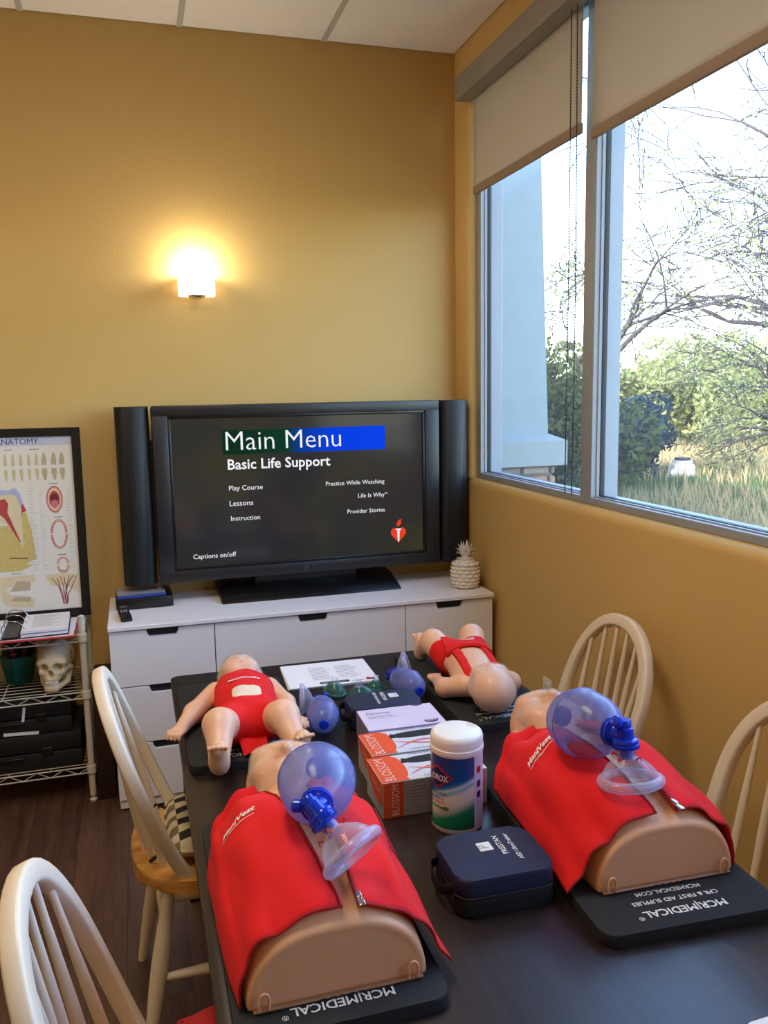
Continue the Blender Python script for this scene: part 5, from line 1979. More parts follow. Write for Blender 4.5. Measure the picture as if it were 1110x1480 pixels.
    for i in range(4):
        an = PI / 4 + PI / 2 * i
        u = Vector((math.cos(an), math.sin(an), 0))
        rr.append(xf(g_tube([tuple(u * mR * 0.36 + Vector((0, 0, 0.006))), tuple(u * mR * 0.56 + Vector((0, 0, 0.000))), tuple(u * mR * 0.60 + Vector((0, 0, 0.006)))], 0.0016, 6), MM))
    if R > 0.05:
        obj('retainer_ring', rr, M_REDP, t, 60)
    return t


bvm('large blue resuscitator bag with clear mask resting on the nearer torso', (-1.238, -2.510, 0.9935), (-0.20, -0.95, 0.10), (0.50, -0.64, -0.58), R=0.063, mR=0.047, mh=0.040,
    mlong=(0.30, 0.80, 0.42), knob=-1.0)
bvm('large blue resuscitator bag with clear mask on the torso by the wall', (-0.680, -2.420, 0.990), (0.10, -0.93, 0.17), (0.03, -0.12, -0.99), R=0.065, Lb=0.175, mR=0.050, mh=0.044,
    mlong=(1, -0.3, 0.1), mo=(0.02, -0.12, -0.99), knob=-1.0)
bvm('small blue resuscitator bag beside the infant in the romper', (-1.052, -1.685, TBZ + 0.0435), (0.17, 0.98, 0.02), (-0.95, 0.25, -0.05), R=0.042, Lb=0.155, mR=0.036, mh=0.026,
    mlong=(0.1, 0.3, 1), mo=(-0.95, 0.2, 0.02))
bvm('small blue resuscitator bag near the feet of the infant in the diaper', (-0.765, -1.535, TBZ + 0.0435), (-0.16, 0.98, 0.02), (0.90, 0.40, 0.0), R=0.042, Lb=0.155, mR=0.040, mh=0.026,
    mlong=(0.0, 0.25, 1), mo=(0.80, -0.30, 0.25))

for k_, (lb, x, y, rz, tx, s) in enumerate((('green tinted pocket mask nearest the blue bag', -0.962, -1.447, 0.3, 0.35, 1.0), ('green tinted pocket mask in the middle of three', -0.905, -1.512, 1.2, -0.3, 1.15),
                                         ('green tinted pocket mask closest to the brochure corner', -0.838, -1.462, 2.2, 0.25, 0.9))):
    t = thing('pocket_mask', lb, 'mask', (x, y, TBZ + 0.008), rz, 'green pocket masks')
    R_ = 0.034 * s
    MM = TR((0, 0, 0.030 * s), (PI + tx * 0.4, 0, 0))
    obj('dome', [xf(mask_geo(R_, 0.028 * s, 0.86, 1.12, 0.10), MM)], M_GREENP, t, 60)
    rim = [(R_ * 0.95 * 0.86 * math.cos(2 * PI * i / 28), R_ * 0.95 * 1.12 * math.sin(2 * PI * i / 28) * (1 + 0.1 * math.sin(2 * PI * i / 28)), 0.029 * s) for i in range(28)]
    obj('rim', [xf(g_tube(rim, 0.006 * s, 8, closed=True), MM)], M_GREENP, t, 60)
    obj('port', [xf(g_lathe([(0.010 * s, -0.014), (0.0105 * s, 0.002), (0.0, 0.002)], 18), MM)], M_CLEAR, t, 40)

# ------------------------------------------------------------------ wipes canister
can = thing('wipes_canister', 'tall white lidded canister of disinfecting wipes with blue and green label', 'canister', (-0.893, -2.2655, TBZ))
CR = 0.0535
M_CANW = mat('canister_white', rgb(232, 228, 222), 0.35, var=0.01)
obj('body', [g_lathe([(0.0, 0.0), (CR - 0.004, 0.0), (CR - 0.0005, 0.004), (CR, 0.012), (CR, 0.168), (CR - 0.002, 0.172), (0.0, 0.172)], 48)], M_CANW, can, 40)
lid = obj('lid', [g_lathe([(CR + 0.0005, 0.168), (CR + 0.0022, 0.170), (CR + 0.0022, 0.178), (CR + 0.0005, 0.180), (CR + 0.001, 0.196), (CR - 0.001, 0.203), (CR - 0.006, 0.2065), (0.046, 0.2070), (0.0, 0.2074)], 48)], M_CANW, can, 40)
for k in range(4):
    rr_ = 0.012 + 0.0045 * k
    obj('grip_ridge', [g_tube([(0.018 + rr_ * math.cos(a), 0.004 + rr_ * math.sin(a), 0.2074) for a in [-0.9 + 1.8 * i / 10 for i in range(11)]], 0.0008, 5)], M_CANW, lid, 60)


def mat_label():
    m, nt, out = new_mat('wipes_label_print')
    p = N(nt, 'ShaderNodeBsdfPrincipled', Roughness=0.3)
    tc = N(nt, 'ShaderNodeTexCoord')
    sp = N(nt, 'ShaderNodeSeparateXYZ')
    nt.links.new(tc.outputs['Object'], sp.inputs[0])
    # wavy boundary from the angle around the can
    at = N(nt, 'ShaderNodeMath', operation='ARCTAN2')
    nt.links.new(sp.outputs['Y'], at.inputs[0])
    nt.links.new(sp.outputs['X'], at.inputs[1])
    wv = N(nt, 'ShaderNodeMath', operation='MULTIPLY')
    nt.links.new(at.outputs[0], wv.inputs[0])
    wv.inputs[1].default_value = 0.020
    ad = N(nt, 'ShaderNodeMath', operation='SUBTRACT')
    nt.links.new(sp.outputs['Z'], ad.inputs[0])
    nt.links.new(wv.outputs[0], ad.inputs[1])
    mr = N(nt, 'ShaderNodeMapRange')
    mr.inputs['From Min'].default_value = 0.036
    mr.inputs['From Max'].default_value = 0.196
    nt.links.new(ad.outputs[0], mr.inputs[0])
    r = N(nt, 'ShaderNodeValToRGB')
    e = r.color_ramp.elements
    e[0].position, e[0].color = 0.0, rgb(6, 84, 52)
    e[1].position, e[1].color = 1.0, rgb(16, 66, 128)
    for ps, cl_ in ((0.10, rgb(10, 98, 62)), (0.30, rgb(30, 130, 90)), (0.43, rgb(216, 206, 190)), (0.56, rgb(222, 214, 206)), (0.62, rgb(120, 176, 206)), (0.66, rgb(196, 212, 220)), (0.70, rgb(40, 120, 176)), (0.74, rgb(20, 76, 142))):
        k = e.new(ps)
        k.color = cl_
    nt.links.new(mr.outputs[0], r.inputs[0])
    nt.links.new(r.outputs[0], p.inputs['Base Color'])
    nt.links.new(p.outputs[0], out.inputs[0])
    return m


A0 = math.radians(-262)
lab = obj('label_print', [g_lathe([(CR + 0.0004, 0.013), (CR + 0.0004, 0.166)], 60, math.radians(-250), math.radians(-70))], mat_label(), can, 180)
lab2 = obj('side_panel_print', [g_lathe([(CR + 0.0004, 0.013), (CR + 0.0004, 0.166)], 24, math.radians(-70), math.radians(-10))], mat('wipes_side_panel', rgb(196, 204, 224), 0.3, var=0.05, vscale=80), can, 180)


def on_can(a0, z0, lift):
    def fn(px, py, pz):
        a = a0 + px / CR
        return ((CR + lift) * math.cos(a), (CR + lift) * math.sin(a), z0 + py)
    return fn


def subdiv(poly, n=6):
    out = []
    for i in range(len(poly)):
        a, b = poly[i], poly[(i + 1) % len(poly)]
        out += [(a[0] + (b[0] - a[0]) * k / n, a[1] + (b[1] - a[1]) * k / n) for k in range(n)]
    return out


def fan(poly, c=(0, 0)):
    p = subdiv(poly)
    V = [(c[0], c[1], 0)] + [(x * s + c[0] * (1 - s), y * s + c[1] * (1 - s), 0) for s in (0.5, 1.0) for x, y in p]
    n = len(p)
    F = [(0, 1 + i, 1 + (i + 1) % n) for i in range(n)] + [(1 + i, 1 + n + i, 1 + n + (i + 1) % n, 1 + (i + 1) % n) for i in range(n)]
    return V, F


aC = math.radians(-158)
dia = [(-0.040, -0.002), (0.0, -0.026), (0.036, 0.002), (0.0, 0.026)]
M_CRED = mat('label_red', rgb(186, 32, 44), 0.3)
M_CNAV = mat('label_navy', rgb(28, 34, 104), 0.3)
obj('emblem_border', [warp(fan([(x * 1.0, y * 1.0) for x, y in dia]), on_can(aC, 0.122, 0.0010))], M_CRED, lab, 0)
obj('emblem_field', [warp(fan([(x * 0.84, y * 0.80) for x, y in dia]), on_can(aC, 0.122, 0.0014))], M_CNAV, lab, 0)
g = fit_w(text_geo('CLOROX', 0.02, weight=0.02), 0.056)
g = ([(x, y * 1.35, z) for x, y, z in g[0]], g[1])
obj('lettering', [warp(g, on_can(aC - 0.03, 0.1145, 0.0018))], M_PRINT, lab, 0)
for s_, z_, w_, m_ in (('Disinfecting Wipes', 0.085, 0.052, M_INK), ('Kills 99.9% of', 0.074, 0.036, M_CRED), ('Viruses & Bacteria', 0.066, 0.044, M_CRED)):
    obj('lettering', [warp(fit_w(text_geo(s_, 0.01, weight=0.01), w_), on_can(aC - 0.05, z_, 0.0012))], m_, lab, 0)
M_LGRN = mat('label_green', rgb(60, 130, 40), 0.4)
obj('leaf_stripe', [warp(fan([(-0.03, 0.0), (0.016, 0.0), (0.022, -0.003), (0.030, 0.002), (0.022, 0.006), (0.016, 0.003), (-0.03, 0.0028)]), on_can(aC, 0.0555, 0.0012))], M_LGRN, lab, 0)
for z_ in (0.135, 0.105, 0.082):
    obj('panel_mark', [warp(fan([(-0.006, -0.007), (0.006, -0.007), (0.006, 0.007), (-0.006, 0.007)]), on_can(math.radians(-56), z_, 0.0012))], M_CNAV if z_ < 0.13 else M_CRED, lab2, 0)
for k in range(7):
    z_ = 0.03 + 0.006 * k
    obj('small_print', [warp(fan([(-0.010, 0), (0.009, 0), (0.009, 0.0014), (-0.010, 0.0014)]), on_can(math.radians(-54), z_, 0.001))], M_INKG, lab2, 0)

# ------------------------------------------------------------------ trainer pouches
M_NAVY = mat('navy_cloth', rgb(24, 32, 62), 0.72, var=0.08, vscale=30, bump=0.3, bscale=600)
M_NAVYD = mat('black_webbing', rgb(12, 13, 18), 0.7, bump=0.3, bscale=500)


def pouch(label, x0, x1, y0, y1, h, rotz, flip, side):
    cx, cy = (x0 + x1) / 2, (y0 + y1) / 2
    w, l = (x1 - x0) / 2, (y1 - y0) / 2
    t = thing('trainer_pouch', label, 'pouch', (cx, cy, TBZ), rotz, 'navy trainer pouches')
    obj('lower_shell', [g_prism(round_rect(-w, w, -l, l, 0.024, 6), 0.001, h * 0.50, 0.008, 3)], M_NAVYD, t, 40)
    obj('upper_shell', [g_prism(round_rect(-w, w, -l, l, 0.026, 6), h * 0.53, h, 0.007, 3)], M_NAVY, t, 40)
    rr = round_rect(-w + 0.001, w - 0.001, -l + 0.001, l - 0.001, 0.025, 6)
    obj('zip_tape', [g_tube([(x, y, h * 0.515) for x, y in rr], 0.0028, 6, closed=True)], M_NAVYD, t, 60)
    rr = round_rect(-w + 0.005, w - 0.005, -l + 0.005, l - 0.005, 0.022, 6)
    obj('top_piping', [g_tube([(x, y, h - 0.0035) for x, y in rr], 0.0028, 6, closed=True)], M_NAVY, t, 60)
    obj('zip_puller', [g_box(-w - 0.003, -w + 0.001, -l + 0.022, -l + 0.030, h * 0.3, h * 0.5, 0.001, 1)], M_GREY, t)
    hp2 = [(-w + 0.002, -0.045, h * 0.62), (-w - 0.012, -0.042, h * 0.60), (-w - 0.018, -0.02, h * 0.45), (-w - 0.018, 0.02, h * 0.45), (-w - 0.012, 0.042, h * 0.60), (-w + 0.002, 0.045, h * 0.62)]
    obj('carry_strap', [g_tube(hp2, 0.010, 8, flat=(1.0, 0.22, (0, 0, 1)))], M_NAVYD, t, 60)
    Rz = Matrix.Rotation(PI / 2 if not flip else -PI / 2, 4, 'Z')
    ox_ = 0.010 * side
    f_ = -1 if not flip else 1
    lg = obj('logo_tile', [xf(g_prism(round_rect(-0.013, 0.013, -0.014, 0.014, 0.002, 2), 0, 0.0008), Matrix.Translation((ox_ + f_ * 0.030, 0.020, h)))], M_PRINT, t)
    gp = fit_w(text_geo('P', 0.02, weight=-0.01), 0.011)
    obj('logo_mark', [xf(gp, Matrix.Translation((ox_ + f_ * 0.030 - f_ * 0.006, 0.020, h + 0.0012)) @ Rz)], M_INKG, lg, 0)
    for s_, dx, w_ in (('PRESTAN', 0.0, 0.062), ('AED UltraTrainer', 0.020, 0.088)):
        obj('lettering', [xf(fit_w(text_geo(s_, 0.02, weight=0.02), w_), Matrix.Translation((ox_ - f_ * dx + (0.004 if not flip else -0.004), 0.018 - (0.01 if dx else 0), h + 0.0008)) @ Rz)], M_PRINT, t, 0)
    return t


pouch('navy zipped trainer pouch lying between the two adult torsos', -1.008, -0.826, -2.580, -2.428, 0.072, math.radians(-1.5), False, 2.2)
pouch('navy zipped trainer pouch behind the lilac mask box', -0.982, -0.783, -1.745, -1.625, 0.062, math.radians(-3), True, 0.5)

# ------------------------------------------------------------------ glove boxes and mask box
M_ORANGE = mat('carton_orange', rgb(226, 82, 34), 0.5, var=0.02)
M_CARD = mat('carton_pale_blue', rgb(196, 202, 218), 0.5, var=0.05, vscale=20, col2=rgb(214, 212, 216))
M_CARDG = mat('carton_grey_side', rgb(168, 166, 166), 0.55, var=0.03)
M_SWIRL = mat('carton_swirl_red', rgb(224, 108, 96), 0.5)
M_INT = mat('carton_inside_dark', rgb(24, 24, 26), 0.8)
M_LTXT = mat('carton_white_print', rgb(240, 226, 214), 0.5)


def glove_box(label, x0, x1, y0, y1, h):
    t = thing('glove_box', label, 'box', ((x0 + x1) / 2, (y0 + y1) / 2, TBZ), 0, 'orange glove cartons')
    w, l = (x1 - x0) / 2, (y1 - y0) / 2
    b = obj('carton', [g_box(-w, w, -l, l, 0, h, 0.0012, 1)], M_CARD, t)
    e = 0.0006
    # front, left and top panels
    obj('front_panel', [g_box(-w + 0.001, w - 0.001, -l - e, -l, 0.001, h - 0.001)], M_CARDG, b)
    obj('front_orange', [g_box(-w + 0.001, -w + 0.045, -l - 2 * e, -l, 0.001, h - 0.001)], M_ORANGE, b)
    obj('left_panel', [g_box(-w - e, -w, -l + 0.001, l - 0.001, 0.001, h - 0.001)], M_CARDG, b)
    v_, f_ = g_prism([(-l + 0.001, h - 0.001), (-l + 0.001, h - 0.045), (-l + 0.02, h - 0.058), (0.0, h - 0.05), (l - 0.02, h - 0.03), (l - 0.001, h - 0.001)], 0, e)
    obj('left_orange', [([(-w - e - z, x, y) for x, y, z in v_], f_)], M_ORANGE, b)
    tp = [(-w + 0.001, -l + 0.001), (-w + 0.062, -l + 0.001)]
    for i in range(9):
        a = -PI / 2 + PI * i / 8
        tp.append((-w + 0.062 + 0.012 * math.cos(a) - 0.004, 0.002 + (l - 0.012) * math.sin(a)))
    tp += [(-w + 0.050, l - 0.001), (-w + 0.001, l - 0.001)]
    obj('top_orange', [g_prism(tp, h, h + e)], M_ORANGE, b)
    # oval dispensing slot with dark inside
    sl = []
    for i in range(32):
        a = 2 * PI * i / 32
        sl.append((0.032 + 0.074 * math.copysign(abs(math.cos(a)) ** 0.7, math.cos(a)), 0.026 + 0.017 * math.copysign(abs(math.sin(a)) ** 0.8, math.sin(a))))
    obj('slot', [g_prism(sl, h + e * 0.5, h + e * 1.5)], M_INT, b)
    obj('slot_notch', [g_prism([(-0.052, 0.016), (-0.036, 0.018), (-0.036, 0.034), (-0.046, 0.040), (-0.050, 0.030)], h + e * 0.5, h + e * 1.9)], M_INT, b)
    for k, (sx_, am) in enumerate(((-0.02, 1.0), (0.01, -1.0))):
        pts = [(-0.045 + 0.13 * i / 16 + sx_ * 0.2, -0.040 + 0.030 * math.sin(PI * i / 16 * (0.9 if am > 0 else 0.6)) * am + (0.0 if am > 0 else 0.035) , h + e * 2) for i in range(17)]
        obj('swirl', [g_tube(pts, [0.0006 + 0.0022 * math.sin(PI * i / 16) for i in range(17)], 6, flat=(0.12, 1.0, (0, 0, 1)))], M_SWIRL, b, 60)
    Rz = Matrix.Rotation(PI / 2, 4, 'Z')
    g_ = fit_w(text_geo('BLOSSOM', 0.03, weight=-0.012), 0.108)
    g_ = ([(x, y * 1.35, z) for x, y, z in g_[0]], g_[1])
    obj('lettering', [xf(g_, Matrix.Translation((-w + 0.033, -0.004, h + e * 2.2)) @ Rz)], M_LTXT, b, 0)
    g2 = fit_w(text_geo('BLOSSOM', 0.03, weight=-0.012), 0.068)
    MF = Matrix.Translation((-w + 0.036, -l - e * 3, h * 0.5)) @ Matrix.Rotation(PI / 2, 4, 'X') @ Rz
    obj('lettering', [xf(([(x, y * 1.5, z) for x, y, z in g2[0]], g2[1]), MF)], M_LTXT, b, 0)
    g3 = fit_w(text_geo('BLOSSOM', 0.03, weight=-0.01), 0.060)
    ML = Matrix(((0, 0, -1, -w - e * 2.6), (-1, 0, 0, -0.012), (0, 1, 0, h - 0.028), (0, 0, 0, 1))) @ Matrix.Rotation(-0.12, 4, 'Z')
    obj('lettering', [xf(g3, ML)], M_LTXT, b, 0)
    for s_, xx, w_ in (('Textured Powder-Free', 0.036, 0.12), ):
        obj('lettering', [xf(fit_w(text_geo(s_, 0.01), w_), Matrix.Translation((xx, l - 0.010, h + e * 2)))], M_INK, b, 0)
    obj('lettering', [xf(fit_w(text_geo('Latex Exam Gloves', 0.01), 0.085), Matrix.Translation((0.02, -l + 0.006, h + e * 2)))], M_INK, b, 0)
    rnd = random.Random(int(abs(y0) * 1000))
    for c_ in range(3):
        for k in range(7):
            xx = -w + 0.062 + 0.058 * c_
            zz = h - 0.016 - 0.0075 * k
            ww = rnd.uniform(0.018, 0.044)
            obj('small_print', [g_box(xx, xx + ww, -l - e * 1.8, -l - e, zz, zz + 0.0016)], M_INKG, b, 0)
    return t


glove_box('orange and pale blue glove carton beside the wipes canister, nearer of two', -1.036, -0.797, -2.2035, -2.078, 0.081)
glove_box('orange and pale blue glove carton next to the lilac mask box, farther of two', -1.021, -0.785, -2.072, -1.947, 0.083)

mb = thing('mask_box', 'lilac carton of face masks standing in front of the farther pouch', 'box', (-0.876, -1.828, TBZ), math.radians(-1.5))
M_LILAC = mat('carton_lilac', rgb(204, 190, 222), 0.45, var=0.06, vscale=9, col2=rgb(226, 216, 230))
M_PURP = mat('carton_purple', rgb(92, 42, 98), 0.45)
mbb = obj('carton', [g_box(-0.102, 0.102, -0.068, 0.068, 0, 0.066, 0.0012, 1)], M_LILAC, mb)
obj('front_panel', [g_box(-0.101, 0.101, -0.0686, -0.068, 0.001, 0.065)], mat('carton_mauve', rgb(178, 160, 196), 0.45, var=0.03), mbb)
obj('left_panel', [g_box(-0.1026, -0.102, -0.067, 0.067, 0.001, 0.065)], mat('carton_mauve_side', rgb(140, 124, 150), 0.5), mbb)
for cx_, cy_, r_, full in ((0.068, -0.058, 0.019, 1), (0.062, 0.0665, 0.016, -1)):
    pts = [(cx_ + r_ * math.cos(PI * i / 16) * 1.0, cy_ + full * 0 - full * r_ * 0.9 * math.sin(PI * i / 16) + (0.012 if full > 0 else 0) * 1.2) for i in range(17)]
    if full < 0:
        pts = [(cx_ + r_ * math.cos(PI * i / 16), cy_ - r_ * 0.55 * math.sin(PI * i / 16)) for i in range(17)]
    obj('level_badge', [g_prism(pts[::-1] if full < 0 else pts[::-1], 0.0662, 0.0668)], M_PURP, mbb, 0)
obj('lettering', [xf(fit_w(text_geo('Level 3', 0.01, weight=0.02), 0.024), Matrix.Translation((0.068, -0.052, 0.0672)))], M_LTXT, mbb, 0)
obj('lettering', [xf(fit_w(text_geo('Dynarex', 0.02, weight=-0.01), 0.062), Matrix.Translation((-0.052, 0.030, 0.0668)))], M_PURP, mbb, 0)
obj('lettering', [xf(fit_w(text_geo('Dental Face Masks', 0.01), 0.066), Matrix.Translation((-0.050, 0.012, 0.0668)))], M_PURP, mbb, 0)
obj('lettering', [xf(fit_w(text_geo('Pleated - Earloop - Antifog', 0.01), 0.074), Matrix.Translation((-0.046, 0.002, 0.0668)))], M_PURP, mbb, 0)
for k in range(2):
    pts = [(-0.095 + 0.19 * i / 20, -0.0692, 0.008 + 0.05 * (i / 20) ** (1.6 + k) + 0.004 * k) for i in range(21)]
    obj('swirl', [g_tube(pts, 0.0009, 5)], M_LTXT, mbb, 60)

# ------------------------------------------------------------------ brochures and papers on the table
br = thing('brochure_stack', 'stack of white printed brochures at the far edge of the table', 'papers', (-0.945, -1.268, TBZ), math.radians(-2.0))
for k in range(4):
    obj('sheet', [xf(g_box(-0.140, 0.140, -0.110, 0.110, 0.0018 * k, 0.0018 * k + 0.0015), TR((0.001 * k, -0.001 * k, 0), (0, 0, 0.008 * (k - 2))))], M_PAPER, br, 0)
zt_ = 0.0073
obj('dark_banner', [g_box(-0.040, 0.052, -0.100, -0.082, zt_, zt_ + 0.0004)], mat('banner_ink', rgb(44, 48, 66), 0.6), br, 0)
obj('lettering', [xf(fit_w(text_geo('BASIC LIFE SUPPORT', 0.01), 0.075), Matrix.Translation((0.004, -0.094, zt_ + 0.0006)))], M_LTXT, br, 0)
for k in range(9):
    for xx, ww in ((-0.055, 0.07), (0.03, 0.075)):
        obj('small_print', [g_box(xx, xx + ww * (0.7 + 0.3 * ((k * 7) % 5) / 5), 0.055 - 0.014 * k, 0.057 - 0.014 * k, zt_, zt_ + 0.0003)], M_INKG, br, 0)
obj('logo_print', [g_box(0.108, 0.120, -0.098, -0.078, zt_, zt_ + 0.0004)], M_CRED, br, 0)
obj('logo_print', [g_box(0.121, 0.134, -0.100, -0.084, zt_, zt_ + 0.0004)], M_CNAV, br, 0)
obj('lettering', [xf(fit_w(text_geo('ACADEMY', 0.01, weight=0.01), 0.04), Matrix.Translation((0.080, -0.098, zt_ + 0.0004)))], M_INK, br, 0)

ps = thing('paper_sheet', 'white paper at the lower right corner of the table', 'paper', (-0.60, -3.033, TBZ), 0.0)
obj('sheet', [xf(g_prism(round_rect(-0.108, 0.14, -0.085, 0.12, 0.012, 4), 0.0002, 0.0012), TR((0, 0, 0), (0, 0, 0.04)))], M_PAPER, ps)
obj('under_sheet', [g_box(-0.09, 0.13, -0.084, 0.10, 0.0, 0.0002)], M_PAPER, ps)

# ------------------------------------------------------------------ framed anatomy poster leaning on the wall
po_t = thing('framed_poster', 'black framed dental anatomy poster leaning on the wall above the wire shelf', 'poster', (-2.0, -0.093, 0.7115), 0, None, (math.radians(-5.4), 0, 0))
PO = po_t
for nm, (a, b, c, d) in (('r', (0.250, 0.285, 0.0, 0.80)), ('l', (-0.285, -0.250, 0.0, 0.80)), ('t', (-0.250, 0.250, 0.765, 0.80)), ('b', (-0.250, 0.250, 0.0, 0.035))):
    obj('frame_bar', [g_box(a, b, -0.012, 0.012, c, d, 0.002, 1)], M_BLACK, PO)
pap = obj('print_sheet', [g_box(-0.250, 0.250, 0.0, 0.008, 0.035, 0.765)], mat('poster_paper', rgb(228, 222, 214), 0.6, var=0.015), PO, 0)
obj('title_band', [g_box(-0.250, 0.250, -0.0006, 0.0, 0.728, 0.765)], mat('poster_band', rgb(196, 198, 220), 0.6), pap, 0)


def pp_(x, z, k=1):
    return (x, -0.0004 - 0.0003 * k, z)


def shp(nm, pts, m, k=1):
    return obj(nm, [g_poly([pp_(x, z, k) for x, z in pts])], m, pap, 0)


def ellp(cx, cz, rx, rz, n=24, a0=0, a1=2 * PI):
    return [(cx + rx * math.cos(a0 + (a1 - a0) * i / n), cz + rz * math.sin(a0 + (a1 - a0) * i / n)) for i in range(n if a1 - a0 > 6.2 else n + 1)]


def stand(g, x, z, k=2):
    return [(px + x, -0.0004 - 0.0003 * k, py + z) for px, py, pz in g[0]], g[1]


P_NAVY = mat('poster_navy', rgb(44, 52, 112), 0.7)
P_TOOTH = mat('poster_tooth', rgb(204, 190, 150), 0.7)
P_ROOT = mat('poster_root', rgb(188, 172, 140), 0.7)
P_RED = mat('poster_red', rgb(178, 66, 70), 0.7)
P_PINK = mat('poster_pink', rgb(206, 120, 124), 0.7)
P_DK = mat('poster_maroon', rgb(110, 34, 44), 0.7)
P_BONE = mat('poster_bone', rgb(206, 184, 112), 0.7, var=0.25, vscale=180)
P_BLUE = mat('poster_enamel', rgb(176, 178, 212), 0.7)
P_CREAM = mat('poster_dentin', rgb(222, 204, 166), 0.7)
P_LINE = mat('poster_line', rgb(160, 154, 150), 0.7)
obj('title_lettering', [stand(fit_w(text_geo('ANATOMY', 0.03), 0.168, 'R'), 0.120, 0.735)], P_NAVY, pap, 0)
for k, px in enumerate((-0.105, -0.075, -0.045, -0.014, 0.016, 0.046, 0.077, 0.107, 0.136, 0.174, 0.206)):
    mol = k >= 8
    w = 0.010 if mol else 0.0065
    for z0, sg in ((0.668, 1), (0.610, -1)):
        shp('tooth_print', [(px - w, z0 - sg * 0.022), (px + w, z0 - sg * 0.022), (px + w * 1.1, z0 - sg * 0.004), (px + w * 0.55, z0 + sg * 0.026), (px - w * 0.2, z0 + sg * 0.030), (px - w * 1.1, z0 - sg * 0.004)][::sg], P_TOOTH if not mol else P_ROOT, 1)
# big tooth section
shp('bone_print', [(-0.227, 0.257), (-0.184, 0.232), (-0.03, 0.228), (0.04, 0.232), (0.083, 0.257), (0.07, 0.38), (0.055, 0.45), (0.037, 0.456), (-0.02, 0.40), (-0.124, 0.40), (-0.181, 0.456), (-0.199, 0.45), (-0.214, 0.38)], P_BONE, 1)
_D = [(-0.072, 0.53), (-0.03, 0.53), (0.0, 0.54), (0.02, 0.53), (0.035, 0.48), (0.037, 0.44), (0.036, 0.36), (0.034, 0.302), (0.015, 0.34), (-0.005, 0.38), (-0.02, 0.40), (-0.045, 0.415), (-0.072, 0.42)]
_E = [(-0.072, 0.536), (-0.03, 0.55), (-0.01, 0.545), (0.016, 0.556), (0.035, 0.53), (0.044, 0.49), (0.034, 0.475), (0.02, 0.52), (0.0, 0.53), (-0.072, 0.522)]
_P = [(-0.072, 0.500), (-0.025, 0.512), (-0.012, 0.49), (-0.018, 0.455), (0.026, 0.33), (0.022, 0.328), (-0.03, 0.43), (-0.045, 0.445), (-0.072, 0.455)]
_G = [(0.037, 0.485), (0.044, 0.488), (0.056, 0.456), (0.040, 0.452), (0.036, 0.42)]
for nm_, pl_, mm_, kk_ in (('dentin_print', _D, P_CREAM, 2), ('enamel_print', _E, P_BLUE, 3), ('pulp_print', _P, P_RED, 3), ('gum_print', _G, P_RED, 3)):
    shp(nm_, pl_, mm_, kk_)
    shp(nm_, [(-0.144 - x_, z_) for x_, z_ in pl_][::-1], mm_, kk_)
shp('base_print', [(-0.164, 0.207), (0.02, 0.207), (0.075, 0.232), (-0.02, 0.232), (-0.219, 0.232)], P_BONE, 2)
shp('nerve_print', [(-0.02, 0.262), (0.05, 0.256), (0.05, 0.260), (-0.02, 0.266)], P_DK, 3)
# open mouth
shp('mouth_print', ellp(0.168, 0.500, 0.033, 0.058), P_PINK, 1)
shp('mouth_print', ellp(0.168, 0.500, 0.026, 0.048), P_CREAM, 2)
shp('mouth_print', ellp(0.168, 0.500, 0.021, 0.036), P_RED, 3)
shp('mouth_print', ellp(0.168, 0.507, 0.017, 0.016), P_DK, 4)
shp('tongue_print', ellp(0.168, 0.480, 0.014, 0.018), P_PINK, 5)


def arch(cx, cz, rx, rz, th, up, m, nm='dental_arch_print'):
    a0, a1 = (0.0, PI) if up else (PI, 2 * PI)
    o = ellp(cx, cz, rx, rz, 20, a0, a1)
    i = ellp(cx, cz, rx - th, rz - th, 20, a0, a1)[::-1]
    V = [pp_(x, z, 1) for x, z in o + i]
    n = len(o)
    F = [(k, k + 1, 2 * n - 2 - k, 2 * n - 1 - k) for k in range(n - 1)]
    obj(nm, [(V, F)], m, pap, 0)


arch(0.178, 0.356, 0.034, 0.060, 0.010, True, P_PINK)
arch(0.178, 0.350, 0.034, 0.060, 0.010, False, P_PINK)
arch(0.186, 0.226, 0.025, 0.030, 0.009, True, P_PINK)
arch(0.186, 0.219, 0.025, 0.035, 0.009, False, P_PINK)
for cx, cz, rx, rz, up in ((0.178, 0.356, 0.029, 0.055, 1), (0.178, 0.350, 0.029, 0.055, 0), (0.186, 0.226, 0.0205, 0.0255, 1), (0.186, 0.219, 0.0205, 0.0305, 0)):
    for k in range(13):
        a = PI * (k + 0.5) / 13 + (0 if up else PI)
        shp('tooth_print', ellp(cx + rx * math.cos(a), cz + rz * math.sin(a), 0.0026, 0.0026, 6), P_CREAM, 3)
# jaw and vessels
shp('jaw_print', [(-0.06, 0.085), (-0.04, 0.06), (0.06, 0.052), (0.066, 0.085), (0.04, 0.10), (-0.03, 0.112), (-0.05, 0.13), (0.0, 0.155), (0.07, 0.16), (0.07, 0.19), (-0.08, 0.185)], P_CREAM, 1)
shp('jaw_print', [(-0.03, 0.12), (0.05, 0.118), (0.055, 0.16), (0.0, 0.165)], P_ROOT, 2)
for k in range(9):
    shp('tooth_print', [(-0.026 + 0.009 * k, 0.108), (-0.019 + 0.009 * k, 0.108), (-0.019 + 0.009 * k, 0.124), (-0.026 + 0.009 * k, 0.124)], M_PAPER, 3)
shp('jaw_print', [(-0.03, 0.084), (0.05, 0.074), (0.05, 0.095), (-0.01, 0.10)], P_ROOT, 2)
shp('skull_base_print', [(0.115, 0.165), (0.14, 0.135), (0.20, 0.13), (0.243, 0.10), (0.243, 0.18), (0.12, 0.185)], P_CREAM, 1)
rnd = random.Random(4)
